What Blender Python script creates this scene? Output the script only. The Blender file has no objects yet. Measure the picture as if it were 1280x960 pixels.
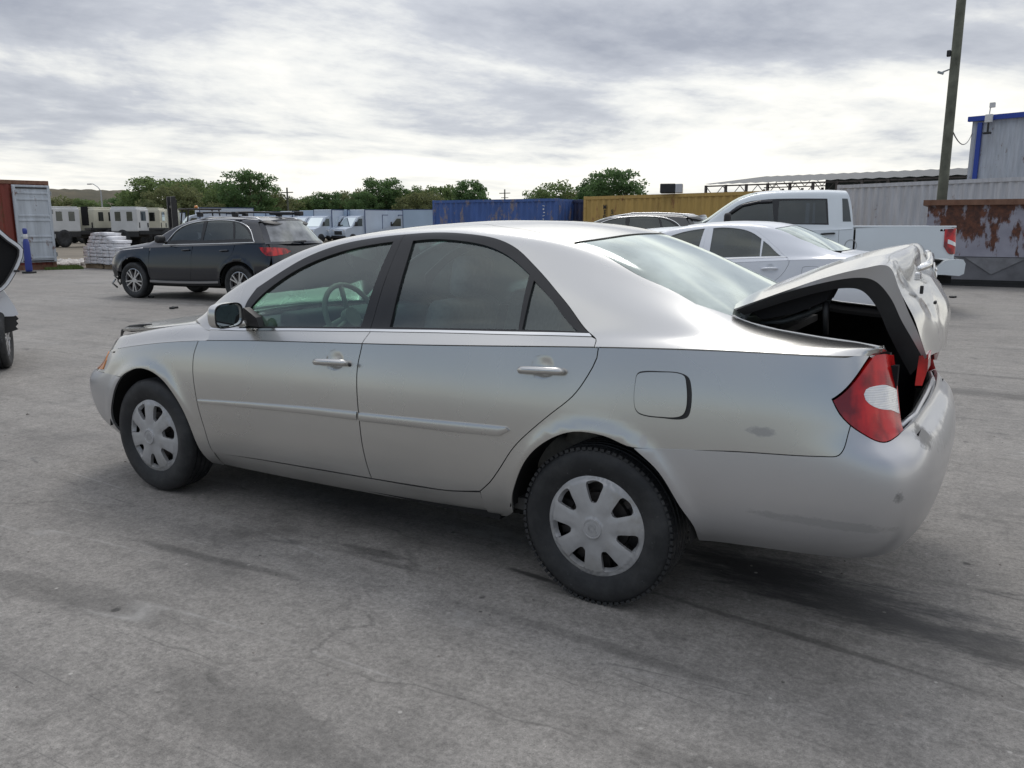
import bpy, bmesh, math, random, mathutils
import numpy as np
from mathutils import Vector, Matrix, Euler
from math import radians as R, sin, cos, pi
random.seed(7)
sc = bpy.context.scene
# ---------------------------------------------------------------- camera
cam_d = bpy.data.cameras.new('camera'); cam = bpy.data.objects.new('camera', cam_d); sc.collection.objects.link(cam); sc.camera = cam
cam_d.sensor_width = 36; cam_d.lens = 36*1020/1280; cam_d.clip_end = 3000; cam_d.clip_start = .05
CP = Vector((1.2808, -3.6228, 1.4816)); YAW, PITCH = -.5412, .1929
fw = Vector((sin(YAW)*cos(PITCH), cos(YAW)*cos(PITCH), -sin(PITCH))); rt = Vector((cos(YAW), -sin(YAW), 0)); up = rt.cross(fw)
cam.matrix_world = Matrix.Translation(CP) @ Matrix((rt, up, -fw)).transposed().to_4x4()
# ---------------------------------------------------------------- sky
SUN_AZ, SUN_EL = R(-30), R(56)           # azimuth measured from +Y towards +X
w = bpy.data.worlds.new('World'); sc.world = w; w.use_nodes = True
nt = w.node_tree; nt.nodes.clear()
def N(t, **k):
    n = nt.nodes.new(t)
    for a, b in k.items(): setattr(n, a, b)
    return n
def LK(a, b): nt.links.new(a, b)
def MA(op, a, b=None, c=None, clamp=False):
    n = N('ShaderNodeMath', operation=op); n.use_clamp = clamp
    for i, v in enumerate((a, b, c)):
        if v is None: continue
        if isinstance(v, (int, float)): n.inputs[i].default_value = v
        else: LK(v, n.inputs[i])
    return n.outputs[0]
tc = N('ShaderNodeTexCoord'); sep = N('ShaderNodeSeparateXYZ'); LK(tc.outputs['Generated'], sep.inputs[0])
zz = MA('MAXIMUM', sep.outputs[2], 0.0); den = MA('ADD', zz, .10)
px = MA('DIVIDE', sep.outputs[0], den); py = MA('DIVIDE', sep.outputs[1], den)
com = N('ShaderNodeCombineXYZ'); LK(px, com.inputs[0]); LK(py, com.inputs[1])
mp = N('ShaderNodeMapping'); mp.inputs['Rotation'].default_value = (0, 0, R(-62)); mp.inputs['Scale'].default_value = (.50, .42, 1); mp.inputs['Location'].default_value = (3.2, 1.4, 0)
LK(com.outputs[0], mp.inputs[0])
n1 = N('ShaderNodeTexNoise'); n1.inputs['Scale'].default_value = 1.15; n1.inputs['Detail'].default_value = 9; n1.inputs['Roughness'].default_value = .56; n1.inputs['Distortion'].default_value = .55
LK(mp.outputs[0], n1.inputs['Vector'])
n2 = N('ShaderNodeTexNoise'); n2.inputs['Scale'].default_value = 4.2; n2.inputs['Detail'].default_value = 7; n2.inputs['Roughness'].default_value = .62
LK(mp.outputs[0], n2.inputs['Vector'])
den1 = MA('ADD', MA('MULTIPLY', n1.outputs[0], .72), MA('MULTIPLY', n2.outputs[0], .28))
# the overcast thins towards the horizon
hz = N('ShaderNodeMapRange'); hz.inputs[1].default_value = .02; hz.inputs[2].default_value = .22; hz.inputs[3].default_value = -.12; hz.inputs[4].default_value = .045
LK(zz, hz.inputs[0])
cl = MA('ADD', den1, hz.outputs[0])
ramp = N('ShaderNodeValToRGB'); LK(cl, ramp.inputs[0])
e = ramp.color_ramp.elements
e[0].position = .37; e[0].color = (.97, .95, .89, 1)
e[1].position = .65; e[1].color = (.33, .352, .41, 1)
x = e.new(.455); x.color = (.77, .775, .76, 1)
x = e.new(.525); x.color = (.52, .54, .585, 1)
# brighter where the sun stands behind the cloud
sd = Vector((sin(SUN_AZ)*cos(SUN_EL), cos(SUN_AZ)*cos(SUN_EL), sin(SUN_EL)))
dt = N('ShaderNodeVectorMath', operation='DOT_PRODUCT'); LK(tc.outputs['Generated'], dt.inputs[0]); dt.inputs[1].default_value = sd
gl = MA('MULTIPLY', MA('POWER', MA('MAXIMUM', dt.outputs['Value'], 0), 5.0), .55)
ze = N('ShaderNodeMapRange'); ze.inputs[1].default_value = .25; ze.inputs[2].default_value = .60; ze.inputs[3].default_value = 0; ze.inputs[4].default_value = .62   # unseen sky overhead brightened to light the ground and car
LK(zz, ze.inputs[0])
gain = MA('ADD', MA('ADD', gl, 1.0), ze.outputs[0])
vm = N('ShaderNodeVectorMath', operation='SCALE'); LK(ramp.outputs[0], vm.inputs[0]); LK(gain, vm.inputs['Scale'])
bgc = N('ShaderNodeBackground'); LK(vm.outputs[0], bgc.inputs[0]); bgc.inputs[1].default_value = 1.0
sky = N('ShaderNodeTexSky', sky_type='NISHITA'); sky.sun_disc = False; sky.sun_elevation = SUN_EL; sky.sun_rotation = SUN_AZ
bgs = N('ShaderNodeBackground'); LK(sky.outputs[0], bgs.inputs[0]); bgs.inputs[1].default_value = .085
ad = N('ShaderNodeMixShader'); 
# the cloud breaks up behind the photographer: blue sky shows between the banks there
bk = N('ShaderNodeMapRange', interpolation_type='SMOOTHSTEP'); LK(sep.outputs[1], bk.inputs[0]); bk.inputs[1].default_value = -.15; bk.inputs[2].default_value = -.55; bk.inputs[3].default_value = 0; bk.inputs[4].default_value = 1
lw = N('ShaderNodeMapRange', interpolation_type='SMOOTHSTEP'); LK(zz, lw.inputs[0]); lw.inputs[1].default_value = .72; lw.inputs[2].default_value = .42; lw.inputs[3].default_value = 0; lw.inputs[4].default_value = 1
br = N('ShaderNodeMapRange', interpolation_type='SMOOTHSTEP'); LK(n1.outputs[0], br.inputs[0]); br.inputs[1].default_value = .62; br.inputs[2].default_value = .46; br.inputs[3].default_value = .45; br.inputs[4].default_value = 1
gap_ = MA('MULTIPLY', MA('MULTIPLY', bk.outputs[0], lw.outputs[0]), br.outputs[0]); LK(MA('SUBTRACT', .94, MA('MULTIPLY', gap_, .80)), ad.inputs[0])
LK(bgs.outputs[0], ad.inputs[1]); LK(bgc.outputs[0], ad.inputs[2])
wo = N('ShaderNodeOutputWorld'); LK(ad.outputs[0], wo.inputs[0])
# ---------------------------------------------------------------- the veiled sun
sl = bpy.data.lights.new('sun', 'SUN'); sl.energy = .9; sl.angle = R(22); sl.color = (1, .965, .91)
so = bpy.data.objects.new('sun', sl); sc.collection.objects.link(so); so.rotation_euler = sd.to_track_quat('Z', 'Y').to_euler()
sc.view_settings.view_transform = 'Standard'; sc.view_settings.look = 'None'; sc.view_settings.exposure = 0.14; sc.view_settings.gamma = 1
sc.render.film_transparent = False
# ---------------------------------------------------------------- materials
def mat(name, col, rough=.6, metal=0., **k):
    m = bpy.data.materials.new(name); m.use_nodes = True
    b = m.node_tree.nodes['Principled BSDF']
    b.inputs['Base Color'].default_value = (*col, 1); b.inputs['Roughness'].default_value = rough; b.inputs['Metallic'].default_value = metal
    for a, v in k.items(): b.inputs[a.replace('_', ' ')].default_value = v
    return m
class NB:
    """small node-building helper on a material"""
    def __init__(s, m): s.t = m.node_tree; s.b = s.t.nodes['Principled BSDF']; s.tc = s.t.nodes.new('ShaderNodeTexCoord')
    def n(s, t, **k):
        x = s.t.nodes.new(t)
        for a, b in k.items(): setattr(x, a, b)
        return x
    def l(s, a, b): s.t.links.new(a, b); return b
    def math(s, op, a, b=0., clamp=False):
        n = s.n('ShaderNodeMath', operation=op); n.use_clamp = clamp
        for i, v in enumerate((a, b)):
            if isinstance(v, (int, float)): n.inputs[i].default_value = v
            else: s.l(v, n.inputs[i])
        return n.outputs[0]
    def noise(s, scale, detail=4, rough=.55, vec=None, sc=(1, 1, 1), rot=(0, 0, 0), loc=(0, 0, 0), dist=0.):
        mp = s.n('ShaderNodeMapping'); mp.inputs['Scale'].default_value = sc; mp.inputs['Rotation'].default_value = rot; mp.inputs['Location'].default_value = loc
        s.l(vec or s.tc.outputs['Object'], mp.inputs[0]); n = s.n('ShaderNodeTexNoise'); s.l(mp.outputs[0], n.inputs['Vector'])
        n.inputs['Scale'].default_value = scale; n.inputs['Detail'].default_value = detail; n.inputs['Roughness'].default_value = rough; n.inputs['Distortion'].default_value = dist
        return n.outputs[0]
    def ramp(s, v, stops):
        r = s.n('ShaderNodeValToRGB'); s.l(v, r.inputs[0]); e = r.color_ramp.elements
        while len(e) < len(stops): e.new(.5)
        for i, (p, c) in enumerate(stops):
            e[i].position = p; e[i].color = (*c, 1) if not isinstance(c, (int, float)) else (c, c, c, 1)
        return r.outputs[0]
    def mix(s, f, a, b, mode='MIX'):
        n = s.n('ShaderNodeMix', data_type='RGBA', blend_type=mode)
        for i, v in ((0, f), (6, a), (7, b)):
            if isinstance(v, (int, float)): n.inputs[i].default_value = v
            elif isinstance(v, tuple): n.inputs[i].default_value = (*v, 1)
            else: s.l(v, n.inputs[i])
        return n.outputs[2]
    def bump(s, h, strength=.3, dist=.01):
        n = s.n('ShaderNodeBump'); n.inputs['Strength'].default_value = strength; n.inputs['Distance'].default_value = dist; s.l(h, n.inputs['Height']); s.l(n.outputs[0], s.b.inputs['Normal'])
M = {}
def noisy(name, col, rough=.6, metal=0., amt=.25, scale=3., bump=0., dirt=None, **k):
    m = mat(name, col, rough, metal, **k); b = NB(m)
    f = b.noise(scale, 6, .6); c2 = tuple(c*(1-amt) for c in col); c1 = tuple(min(1, c*(1+amt)) for c in col)
    c = b.ramp(f, [(.3, c2), (.7, c1)])
    if dirt:
        g = b.ramp(b.noise(scale*.6, 8, .7, loc=(5, 3, 1)), [(.5, 0.), (.68, 1.)]); c = b.mix(g, c, dirt)
    b.l(c, b.b.inputs['Base Color'])
    if bump: b.bump(b.noise(scale*9, 5, .6), bump, .004)
    return m
def paint(name, col, metal, rough, coat=.7, dust=.12, dustcol=(.36, .34, .31), scuffs=()):
    m = mat(name, col, rough, metal, Coat_Weight=coat, Coat_Roughness=.06); b = NB(m)
    geo = b.n('ShaderNodeNewGeometry'); sp = b.n('ShaderNodeSeparateXYZ'); b.l(b.tc.outputs['Object'], sp.inputs[0])
    low = b.n('ShaderNodeMapRange'); b.l(sp.outputs[2], low.inputs[0]); low.inputs[1].default_value = .75; low.inputs[2].default_value = .2; low.inputs[3].default_value = dust*.5; low.inputs[4].default_value = dust*2.4
    f = b.math('MULTIPLY', b.ramp(b.noise(2.6, 4, .55, sc=(1, 1, 1.5)), [(.32, .25), (.72, 1.)]), low.outputs[0], True)
    sm = b.ramp(b.noise(1.3, 3, .5, loc=(4, 4, 2)), [(.35, .93), (.7, 1.)])
    base = b.mix(1., tuple(col), sm, 'MULTIPLY')
    if scuffs:
        for (cx, cy, cz, sx, sy, sz, k, cc) in scuffs:
            mp = b.n('ShaderNodeMapping', vector_type='TEXTURE'); mp.inputs['Location'].default_value = (cx, cy, cz); mp.inputs['Scale'].default_value = (sx, sy, sz); b.l(b.tc.outputs['Object'], mp.inputs[0])
            ln = b.n('ShaderNodeVectorMath', operation='LENGTH'); b.l(mp.outputs[0], ln.inputs[0]); v = b.math('ADD', ln.outputs['Value'], b.math('MULTIPLY', b.math('SUBTRACT', b.noise(16, 8, .75, sc=(1, 1, 1.6)), .5), 2.2))
            q = b.math('MULTIPLY', b.ramp(v, [(.6, 1.), (1., 0.)]), k); base = b.mix(q, base, cc); f = b.math('MAXIMUM', f, b.math('MULTIPLY', q, .8))
            base_keep = base
    b.l(b.mix(b.math('MULTIPLY', f, 1.0), base, tuple(dustcol)) if not scuffs else b.mix(b.math('MULTIPLY', f, .55), base, tuple(dustcol)), b.b.inputs['Base Color'])
    b.l(b.math('MULTIPLY', b.math('SUBTRACT', 1., f), metal), b.b.inputs['Metallic'])
    rr = b.math('ADD', b.math('MULTIPLY', f, .45), b.math('MULTIPLY', b.noise(2.5, 2, .5), .08)); b.l(b.math('ADD', rr, rough-.05), b.b.inputs['Roughness'])
    b.l(b.math('MULTIPLY', b.math('SUBTRACT', 1., b.math('MULTIPLY', f, 1.2), True), coat), b.b.inputs['Coat Weight'])
    b.l(b.math('ADD', b.math('MULTIPLY', b.noise(2., 2, .5, loc=(2, 9, 0)), .08), .03), b.b.inputs['Coat Roughness'])
    return m
def glassmat(name, tint, ref=1., rough=.02, haze=0., hazecol=(.5, .55, .52)):
    """thin pane: tinted see-through mixed with a mirror by Fresnel, plus a film of dust"""
    m = bpy.data.materials.new(name); m.use_nodes = True; t = m.node_tree; t.nodes.remove(t.nodes['Principled BSDF'])
    o = t.nodes['Material Output']
    tr = t.nodes.new('ShaderNodeBsdfTransparent'); tr.inputs[0].default_value = (*tint, 1)
    gl = t.nodes.new('ShaderNodeBsdfGlossy'); gl.inputs['Roughness'].default_value = rough; gl.inputs[0].default_value = (.90, .97, .94, 1)
    fr = t.nodes.new('ShaderNodeFresnel'); fr.inputs[0].default_value = 1.5
    mu = t.nodes.new('ShaderNodeMath'); mu.operation = 'MULTIPLY'; mu.use_clamp = True; mu.inputs[1].default_value = 1.75*ref; t.links.new(fr.outputs[0], mu.inputs[0])
    di = t.nodes.new('ShaderNodeBsdfDiffuse'); di.inputs[0].default_value = (*hazecol, 1)
    m0 = t.nodes.new('ShaderNodeMixShader')
    tc = t.nodes.new('ShaderNodeTexCoord'); no = t.nodes.new('ShaderNodeTexNoise'); no.inputs['Scale'].default_value = 5; no.inputs['Detail'].default_value = 7; t.links.new(tc.outputs['Object'], no.inputs['Vector'])
    mr = t.nodes.new('ShaderNodeMapRange'); t.links.new(no.outputs[0], mr.inputs[0]); mr.inputs[1].default_value = .3; mr.inputs[2].default_value = .75; mr.inputs[3].default_value = haze*.5; mr.inputs[4].default_value = haze*1.5
    t.links.new(mr.outputs[0], m0.inputs[0]); t.links.new(tr.outputs[0], m0.inputs[1]); t.links.new(di.outputs[0], m0.inputs[2])
    mx = t.nodes.new('ShaderNodeMixShader'); t.links.new(mu.outputs[0], mx.inputs[0]); t.links.new(m0.outputs[0], mx.inputs[1]); t.links.new(gl.outputs[0], mx.inputs[2]); t.links.new(mx.outputs[0], o.inputs[0])
    return m
M['silver'] = paint('silver_paint', (.605, .598, .575), .90, .27, .75, .07, scuffs=[(.62, -.87, .79, .055, .1, .018, .5, (.20, .20, .21)), (.2, -.88, .70, .02, .1, .03, .6, (.6, .6, .6))])
M['silver_bumper'] = paint('silver_bumper_paint', (.57, .57, .58), .85, .33, .55, .12, scuffs=[(1.10, -.55, .77, .07, .10, .05, .85, (.10, .10, .10)), (1.04, -.80, .62, .03, .03, .035, .9, (.05, .05, .05)), (1.15, -.1, .72, .06, .45, .05, .5, (.30, .30, .29)), (.9, -.88, .50, .35, .1, .02, .5, (.22, .22, .22))])
M['black'] = noisy('black_plastic', (.018, .018, .019), .5, 0, .3, 6)
M['frameblack'] = noisy('window_frame_film', (.012, .0125, .014), .34, 0, .3, 8)
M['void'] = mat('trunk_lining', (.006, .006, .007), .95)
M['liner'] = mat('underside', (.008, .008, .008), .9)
M['chrome'] = mat('chrome', (.78, .78, .77), .12, 1.)
M['steel'] = mat('bare_steel', (.35, .36, .36), .4, .9)
M['glass'] = glassmat('side_glass', (.62, .84, .75), 1.35, .015, .03, (.45, .55, .50))
M['glassdark'] = glassmat('rear_side_glass', (.52, .68, .72), 1.35, .015, .025, (.40, .47, .50))
M['backlight'] = glassmat('rear_screen_glass', (.45, .55, .50), 1.2, .08, .62, (.60, .66, .60))
M['darkglass'] = glassmat('privacy_glass', (.05, .055, .06), 1., .02, .03)
M['seat'] = noisy('grey_seat_cloth', (.24, .225, .20), .9, 0, .2, 30)
M['dash'] = noisy('dashboard_vinyl', (.07, .068, .065), .7, 0, .2, 12)
M['beige'] = noisy('cabin_trim', (.30, .28, .24), .8, 0, .15, 8)
M['red'] = mat('red_lens', (.50, .006, .010), .16, 0, Coat_Weight=.5, Coat_Roughness=.03)
b_ = NB(M['red']); vz = b_.n('ShaderNodeTexWave', wave_type='BANDS', bands_direction='Z'); vz.inputs['Scale'].default_value = 40; vz.inputs['Distortion'].default_value = .6; b_.l(b_.tc.outputs['Object'], vz.inputs[0])
b_.l(b_.mix(b_.ramp(b_.noise(11, 3, .5, sc=(1, 1, .6)), [(.40, 0.), (.60, 1.)]), (.16, .001, .003), (.62, .014, .012)), b_.b.inputs['Base Color'])
b_.bump(vz.outputs[1], .08, .001)
M['lens'] = mat('clear_lens', (.70, .70, .70), .12, .35, Coat_Weight=1.)
b_ = NB(M['lens']); vz = b_.n('ShaderNodeTexWave', wave_type='BANDS', bands_direction='Z'); vz.inputs['Scale'].default_value = 42; vz.inputs['Distortion'].default_value = 2.2; b_.l(b_.tc.outputs['Object'], vz.inputs[0]); b_.l(b_.ramp(vz.outputs[1], [(.2, .66), (.8, .80)]), b_.b.inputs['Base Color']); b_.bump(b_.noise(60, 3), .5, .003)
M['amber'] = mat('amber_lens', (.75, .25, .03), .15, 0, Coat_Weight=1.)
M['headlens'] = mat('headlamp_lens', (.62, .60, .52), .15, .2, Coat_Weight=1.)
def tyre_mat():
    m = mat('tyre_rubber', (.022, .023, .025), .62); b = NB(m)
    d = b.ramp(b.noise(6, 7, .65), [(.42, 0.), (.72, 1.)]); c = b.mix(b.math('MULTIPLY', d, .55), (.011, .012, .014), (.070, .070, .070))
    s = b.ramp(b.noise(30, 4, .7, loc=(3, 1, 1)), [(.64, 0.), (.70, 1.)]); c = b.mix(b.math('MULTIPLY', s, .22), c, (.30, .31, .33))
    b.l(c, b.b.inputs['Base Color']); b.bump(b.noise(60, 3), .25, .002)
    return m
M['tyre'] = tyre_mat()
M['hub'] = noisy('wheel_cover_paint', (.38, .38, .385), .42, .25, .12, 8, dirt=(.30, .29, .27), Coat_Weight=.3)
M['alloy'] = mat('bright_alloy', (.62, .62, .63), .28, .85)
M['disc'] = mat('brake_steel', (.10, .09, .085), .5, .6)
# ---------------------------------------------------------------- tags and mesh collecting
def tag(o, label, cat=None, group=None, kind=None):
    if label: o['label'] = label
    if cat: o['category'] = cat
    if group: o['group'] = group
    if kind: o['kind'] = kind
    return o
def empty(name, loc=(0, 0, 0), rz=0.):
    o = bpy.data.objects.new(name, None); sc.collection.objects.link(o); o.location = loc; o.rotation_euler = (0, 0, rz); o.empty_display_size = .2
    return o
class MB:
    def __init__(s): s.v, s.f, s.sm = [], [], []
    def add(s, v, f, smooth=False):
        k = len(s.v); s.v += [tuple(p) for p in v]; s.f += [tuple(i+k for i in q) for q in f]; s.sm += [smooth]*len(f); return s
    def box(s, c, d, rot=None, taper=1.):
        x, y, z = [t/2 for t in d]; v = [Vector((a*x*(taper if e > 0 else 1), b*y*(taper if e > 0 else 1), e*z)) for e in (-1, 1) for a, b in ((-1, -1), (1, -1), (1, 1), (-1, 1))]
        if rot: m = Euler(rot).to_matrix(); v = [m @ p for p in v]
        return s.add([p+Vector(c) for p in v], [(3, 2, 1, 0), (4, 5, 6, 7), (0, 1, 5, 4), (1, 2, 6, 5), (2, 3, 7, 6), (3, 0, 4, 7)])
    def bbox(s, c, d, r=.01, rot=None):
        """box with chamfered edges"""
        bm = bmesh.new(); bmesh.ops.create_cube(bm, size=1); bmesh.ops.scale(bm, vec=d, verts=bm.verts)
        bmesh.ops.bevel(bm, geom=bm.edges[:], offset=min(r, min(d)*.45), segments=2, profile=.5, affect='EDGES')
        m = (Euler(rot).to_matrix() if rot else Matrix.Identity(3)); bm.verts.index_update()
        s.add([m @ v.co+Vector(c) for v in bm.verts], [[v.index for v in f.verts] for f in bm.faces]); bm.free(); return s
    def tube(s, p, q, r, r2=None, n=12, caps=True):
        p, q = Vector(p), Vector(q); r2 = r if r2 is None else r2; d = (q-p).normalized(); a = d.orthogonal().normalized(); b = d.cross(a)
        v = [p+(a*cos(t)+b*sin(t))*r for t in [2*pi*i/n for i in range(n)]]+[q+(a*cos(t)+b*sin(t))*r2 for t in [2*pi*i/n for i in range(n)]]
        s.add(v, [(i, (i+1) % n, n+(i+1) % n, n+i) for i in range(n)], True)
        if caps: s.add(v, [tuple(range(n))[::-1], tuple(range(n, 2*n))])
        return s
    def path(s, pts, r, n=8):
        pts = [Vector(p) for p in pts]; V = []; F = []
        rr = r if isinstance(r, (list, tuple)) else [r]*len(pts)
        a = None
        for i, p in enumerate(pts):
            d = (pts[min(i+1, len(pts)-1)]-pts[max(i-1, 0)]).normalized()
            a = d.orthogonal().normalized() if a is None else (a-d*a.dot(d)).normalized(); b = d.cross(a)
            V += [p+(a*cos(t)+b*sin(t))*rr[i] for t in [2*pi*k/n for k in range(n)]]
        for i in range(len(pts)-1):
            F += [(i*n+k, i*n+(k+1) % n, (i+1)*n+(k+1) % n, (i+1)*n+k) for k in range(n)]
        F += [tuple(range(n))[::-1], tuple(range((len(pts)-1)*n, len(pts)*n))]
        return s.add(V, F, True)
    def lathe(s, prof, n=48, axis='y', c=(0, 0, 0), smooth=True, arc=(0, 2*pi)):
        """profile [(radius, along)], spun round the axis"""
        full = abs(arc[1]-arc[0]-2*pi) < 1e-6; m = n if full else n+1; V = []
        for i in range(m):
            t = arc[0]+(arc[1]-arc[0])*i/n
            for r_, h in prof:
                p = (r_*cos(t), h, r_*sin(t)) if axis == 'y' else (r_*cos(t), r_*sin(t), h)
                V.append((p[0]+c[0], p[1]+c[1], p[2]+c[2]))
        k = len(prof); F = [(i*k+j, i*k+j+1, ((i+1) % m)*k+j+1, ((i+1) % m)*k+j) for i in range(n) for j in range(k-1)]
        return s.add(V, F, smooth)
    def prism(s, poly, y0, y1, axis='y'):
        """polygon in xz thickened along y (or xy along z)"""
        n = len(poly); f = (lambda p, h: (p[0], h, p[1])) if axis == 'y' else (lambda p, h: (p[0], p[1], h)) if axis == 'z' else (lambda p, h: (h, p[0], p[1]))
        V = [f(p, y0) for p in poly]+[f(p, y1) for p in poly]
        return s.add(V, [tuple(range(n)), tuple(range(n, 2*n))[::-1]]+[(i, n+i, n+(i+1) % n, (i+1) % n) for i in range(n)])
    def build(s, name, m, parent=None, smooth=None, recalc=True, auto=None):
        me = bpy.data.meshes.new(name); me.from_pydata(s.v, [], s.f)
        me.polygons.foreach_set('use_smooth', s.sm if smooth is None else [smooth]*len(s.f))
        if recalc:
            bm = bmesh.new(); bm.from_mesh(me); bmesh.ops.recalc_face_normals(bm, faces=bm.faces); bm.to_mesh(me); bm.free()
        if auto: me.set_sharp_from_angle(angle=R(auto))
        me.materials.append(m); o = bpy.data.objects.new(name, me); sc.collection.objects.link(o)
        if parent is not None: o.parent = parent
        return o
def copy_tree(o, parent=None, swap=None):
    c = o.copy(); sc.collection.objects.link(c); c.parent = parent if parent is not None else o.parent
    if swap and c.type == 'MESH' and c.data.materials and c.data.materials[0] in swap:
        c.data = c.data.copy(); c.data.materials[0] = swap[o.data.materials[0]]
    for ch in [k for k in list(sc.objects) if k.parent == o and k != c]: copy_tree(ch, c, swap)
    return c
def at(pxx, pyy, y=None, z=None, d=None):
    """place seen at a pixel of the 1280x960 photograph, at a known height or distance (layout planning)"""
    r_ = fw+rt*((pxx-640)/1020)-up*((pyy-480)/1020)
    if z is not None: t = (z-CP.z)/r_.z
    elif d is not None: t = d
    return CP+r_*t
# ---------------------------------------------------------------- smooth surfaces (numpy)
def Bs(n, t):
    """clamped uniform cubic B-spline basis, rows = samples"""
    t = np.clip(np.asarray(t, float), 0, 1); k = 3
    kn = np.concatenate([[0]*k, np.linspace(0, 1, n-k+1), [1]*k])
    B = np.zeros((len(t), n+k))
    i = np.clip(np.searchsorted(kn, t, side='right')-1, k, n-1)
    B[np.arange(len(t)), i] = 1
    for d in range(1, k+1):
        N = np.zeros_like(B)
        for j in range(n+k-d):
            a = kn[j+d]-kn[j]; b = kn[j+d+1]-kn[j+1] if j+d+1 < len(kn) else 0
            if a > 0: N[:, j] += (t-kn[j])/a*B[:, j]
            if b > 0: N[:, j] += (kn[j+d+1]-t)/b*B[:, j+1]
        B = N
    return B[:, :n]

class Rail:
    """a value along x through keys, gently smoothed"""
    def __init__(s, keys, sig=.05):
        k = np.array(sorted(keys), float)
        s.x = np.linspace(k[0, 0]-1, k[-1, 0]+1, 1600)
        x, y = k[:, 0], k[:, 1]
        if len(x) > 2:
            h = np.diff(x); dl = np.diff(y)/h
            m = np.zeros(len(x)); m[0] = dl[0]; m[-1] = dl[-1]
            for i in range(1, len(x)-1):
                if dl[i-1]*dl[i] > 0:
                    w1 = 2*h[i]+h[i-1]; w2 = h[i]+2*h[i-1]
                    m[i] = (w1+w2)/(w1/dl[i-1]+w2/dl[i])
            xi = np.clip(s.x, x[0], x[-1]); j = np.clip(np.searchsorted(x, xi)-1, 0, len(x)-2)
            tt = (xi-x[j])/h[j]
            v = ((1+2*tt)*(1-tt)**2*y[j]+tt*(1-tt)**2*h[j]*m[j]+tt*tt*(3-2*tt)*y[j+1]+tt*tt*(tt-1)*h[j]*m[j+1])
        else:
            v = np.interp(s.x, x, y)
        dx = s.x[1]-s.x[0]; r = max(1, int(3*sig/dx)); g = np.exp(-.5*(np.arange(-r, r+1)*dx/sig)**2); g /= g.sum()
        s.v = np.convolve(np.pad(v, r, mode='edge'), g, 'valid')
    def __call__(s, x): return np.interp(x, s.x, s.v)

class Surf:
    lo = (0, 0); hi = (1, 1); metric = (1, 1)
    def nrm(s, a, b, e=2e-3):
        a = np.atleast_1d(a).astype(float); b = np.atleast_1d(b).astype(float)
        a0 = np.clip(a-e, s.lo[0], s.hi[0]); a1 = np.clip(a+e, s.lo[0], s.hi[0])
        b0 = np.clip(b-e, s.lo[1], s.hi[1]); b1 = np.clip(b+e, s.lo[1], s.hi[1])
        n = np.cross(s(a1, b)-s(a0, b), s(a, b1)-s(a, b0))
        L = np.linalg.norm(n, axis=1, keepdims=True); L[L < 1e-12] = 1
        return n/L*s.sgn
    def grid(s, na=160, nb=60):
        if not hasattr(s, '_g'):
            A, B = np.meshgrid(np.linspace(s.lo[0], min(s.hi[0], 1) if isinstance(s, Lower) else s.hi[0], na), np.linspace(0, 1, nb), indexing='ij')
            if isinstance(s, Lower): A = np.maximum(A, 0)
            s._g = (A.ravel(), B.ravel(), s(A.ravel(), B.ravel()))
        return s._g
    def solve(s, f):
        """f(P)->(N,2) residuals at points; returns (a,b)"""
        A, B, P = s.grid(); R = f(P); k = np.argmin((R**2).sum(1)); a, b = A[k], B[k]
        for _ in range(25):
            Q = s(np.array([a, a+1e-4, a-1e-4, a, a]), np.array([b, b, b, b+1e-4, b-1e-4])); r = f(Q)
            J = np.array([(r[1]-r[2])/2e-4, (r[3]-r[4])/2e-4]).T
            d = -np.linalg.lstsq(J, r[0], rcond=1e-6)[0]; d = np.clip(d, -.05, .05)
            a = float(np.clip(a+d[0], s.lo[0], s.hi[0])); b = float(np.clip(b+d[1], 0, 1))
        return a, b
    def at(s, **kw):
        ax = {'x': 0, 'y': 1, 'z': 2}; k = list(kw)
        i, j = ax[k[0]], ax[k[1]]
        return s.solve(lambda P: np.stack([P[:, i]-kw[k[0]], P[:, j]-kw[k[1]]], 1))

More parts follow.
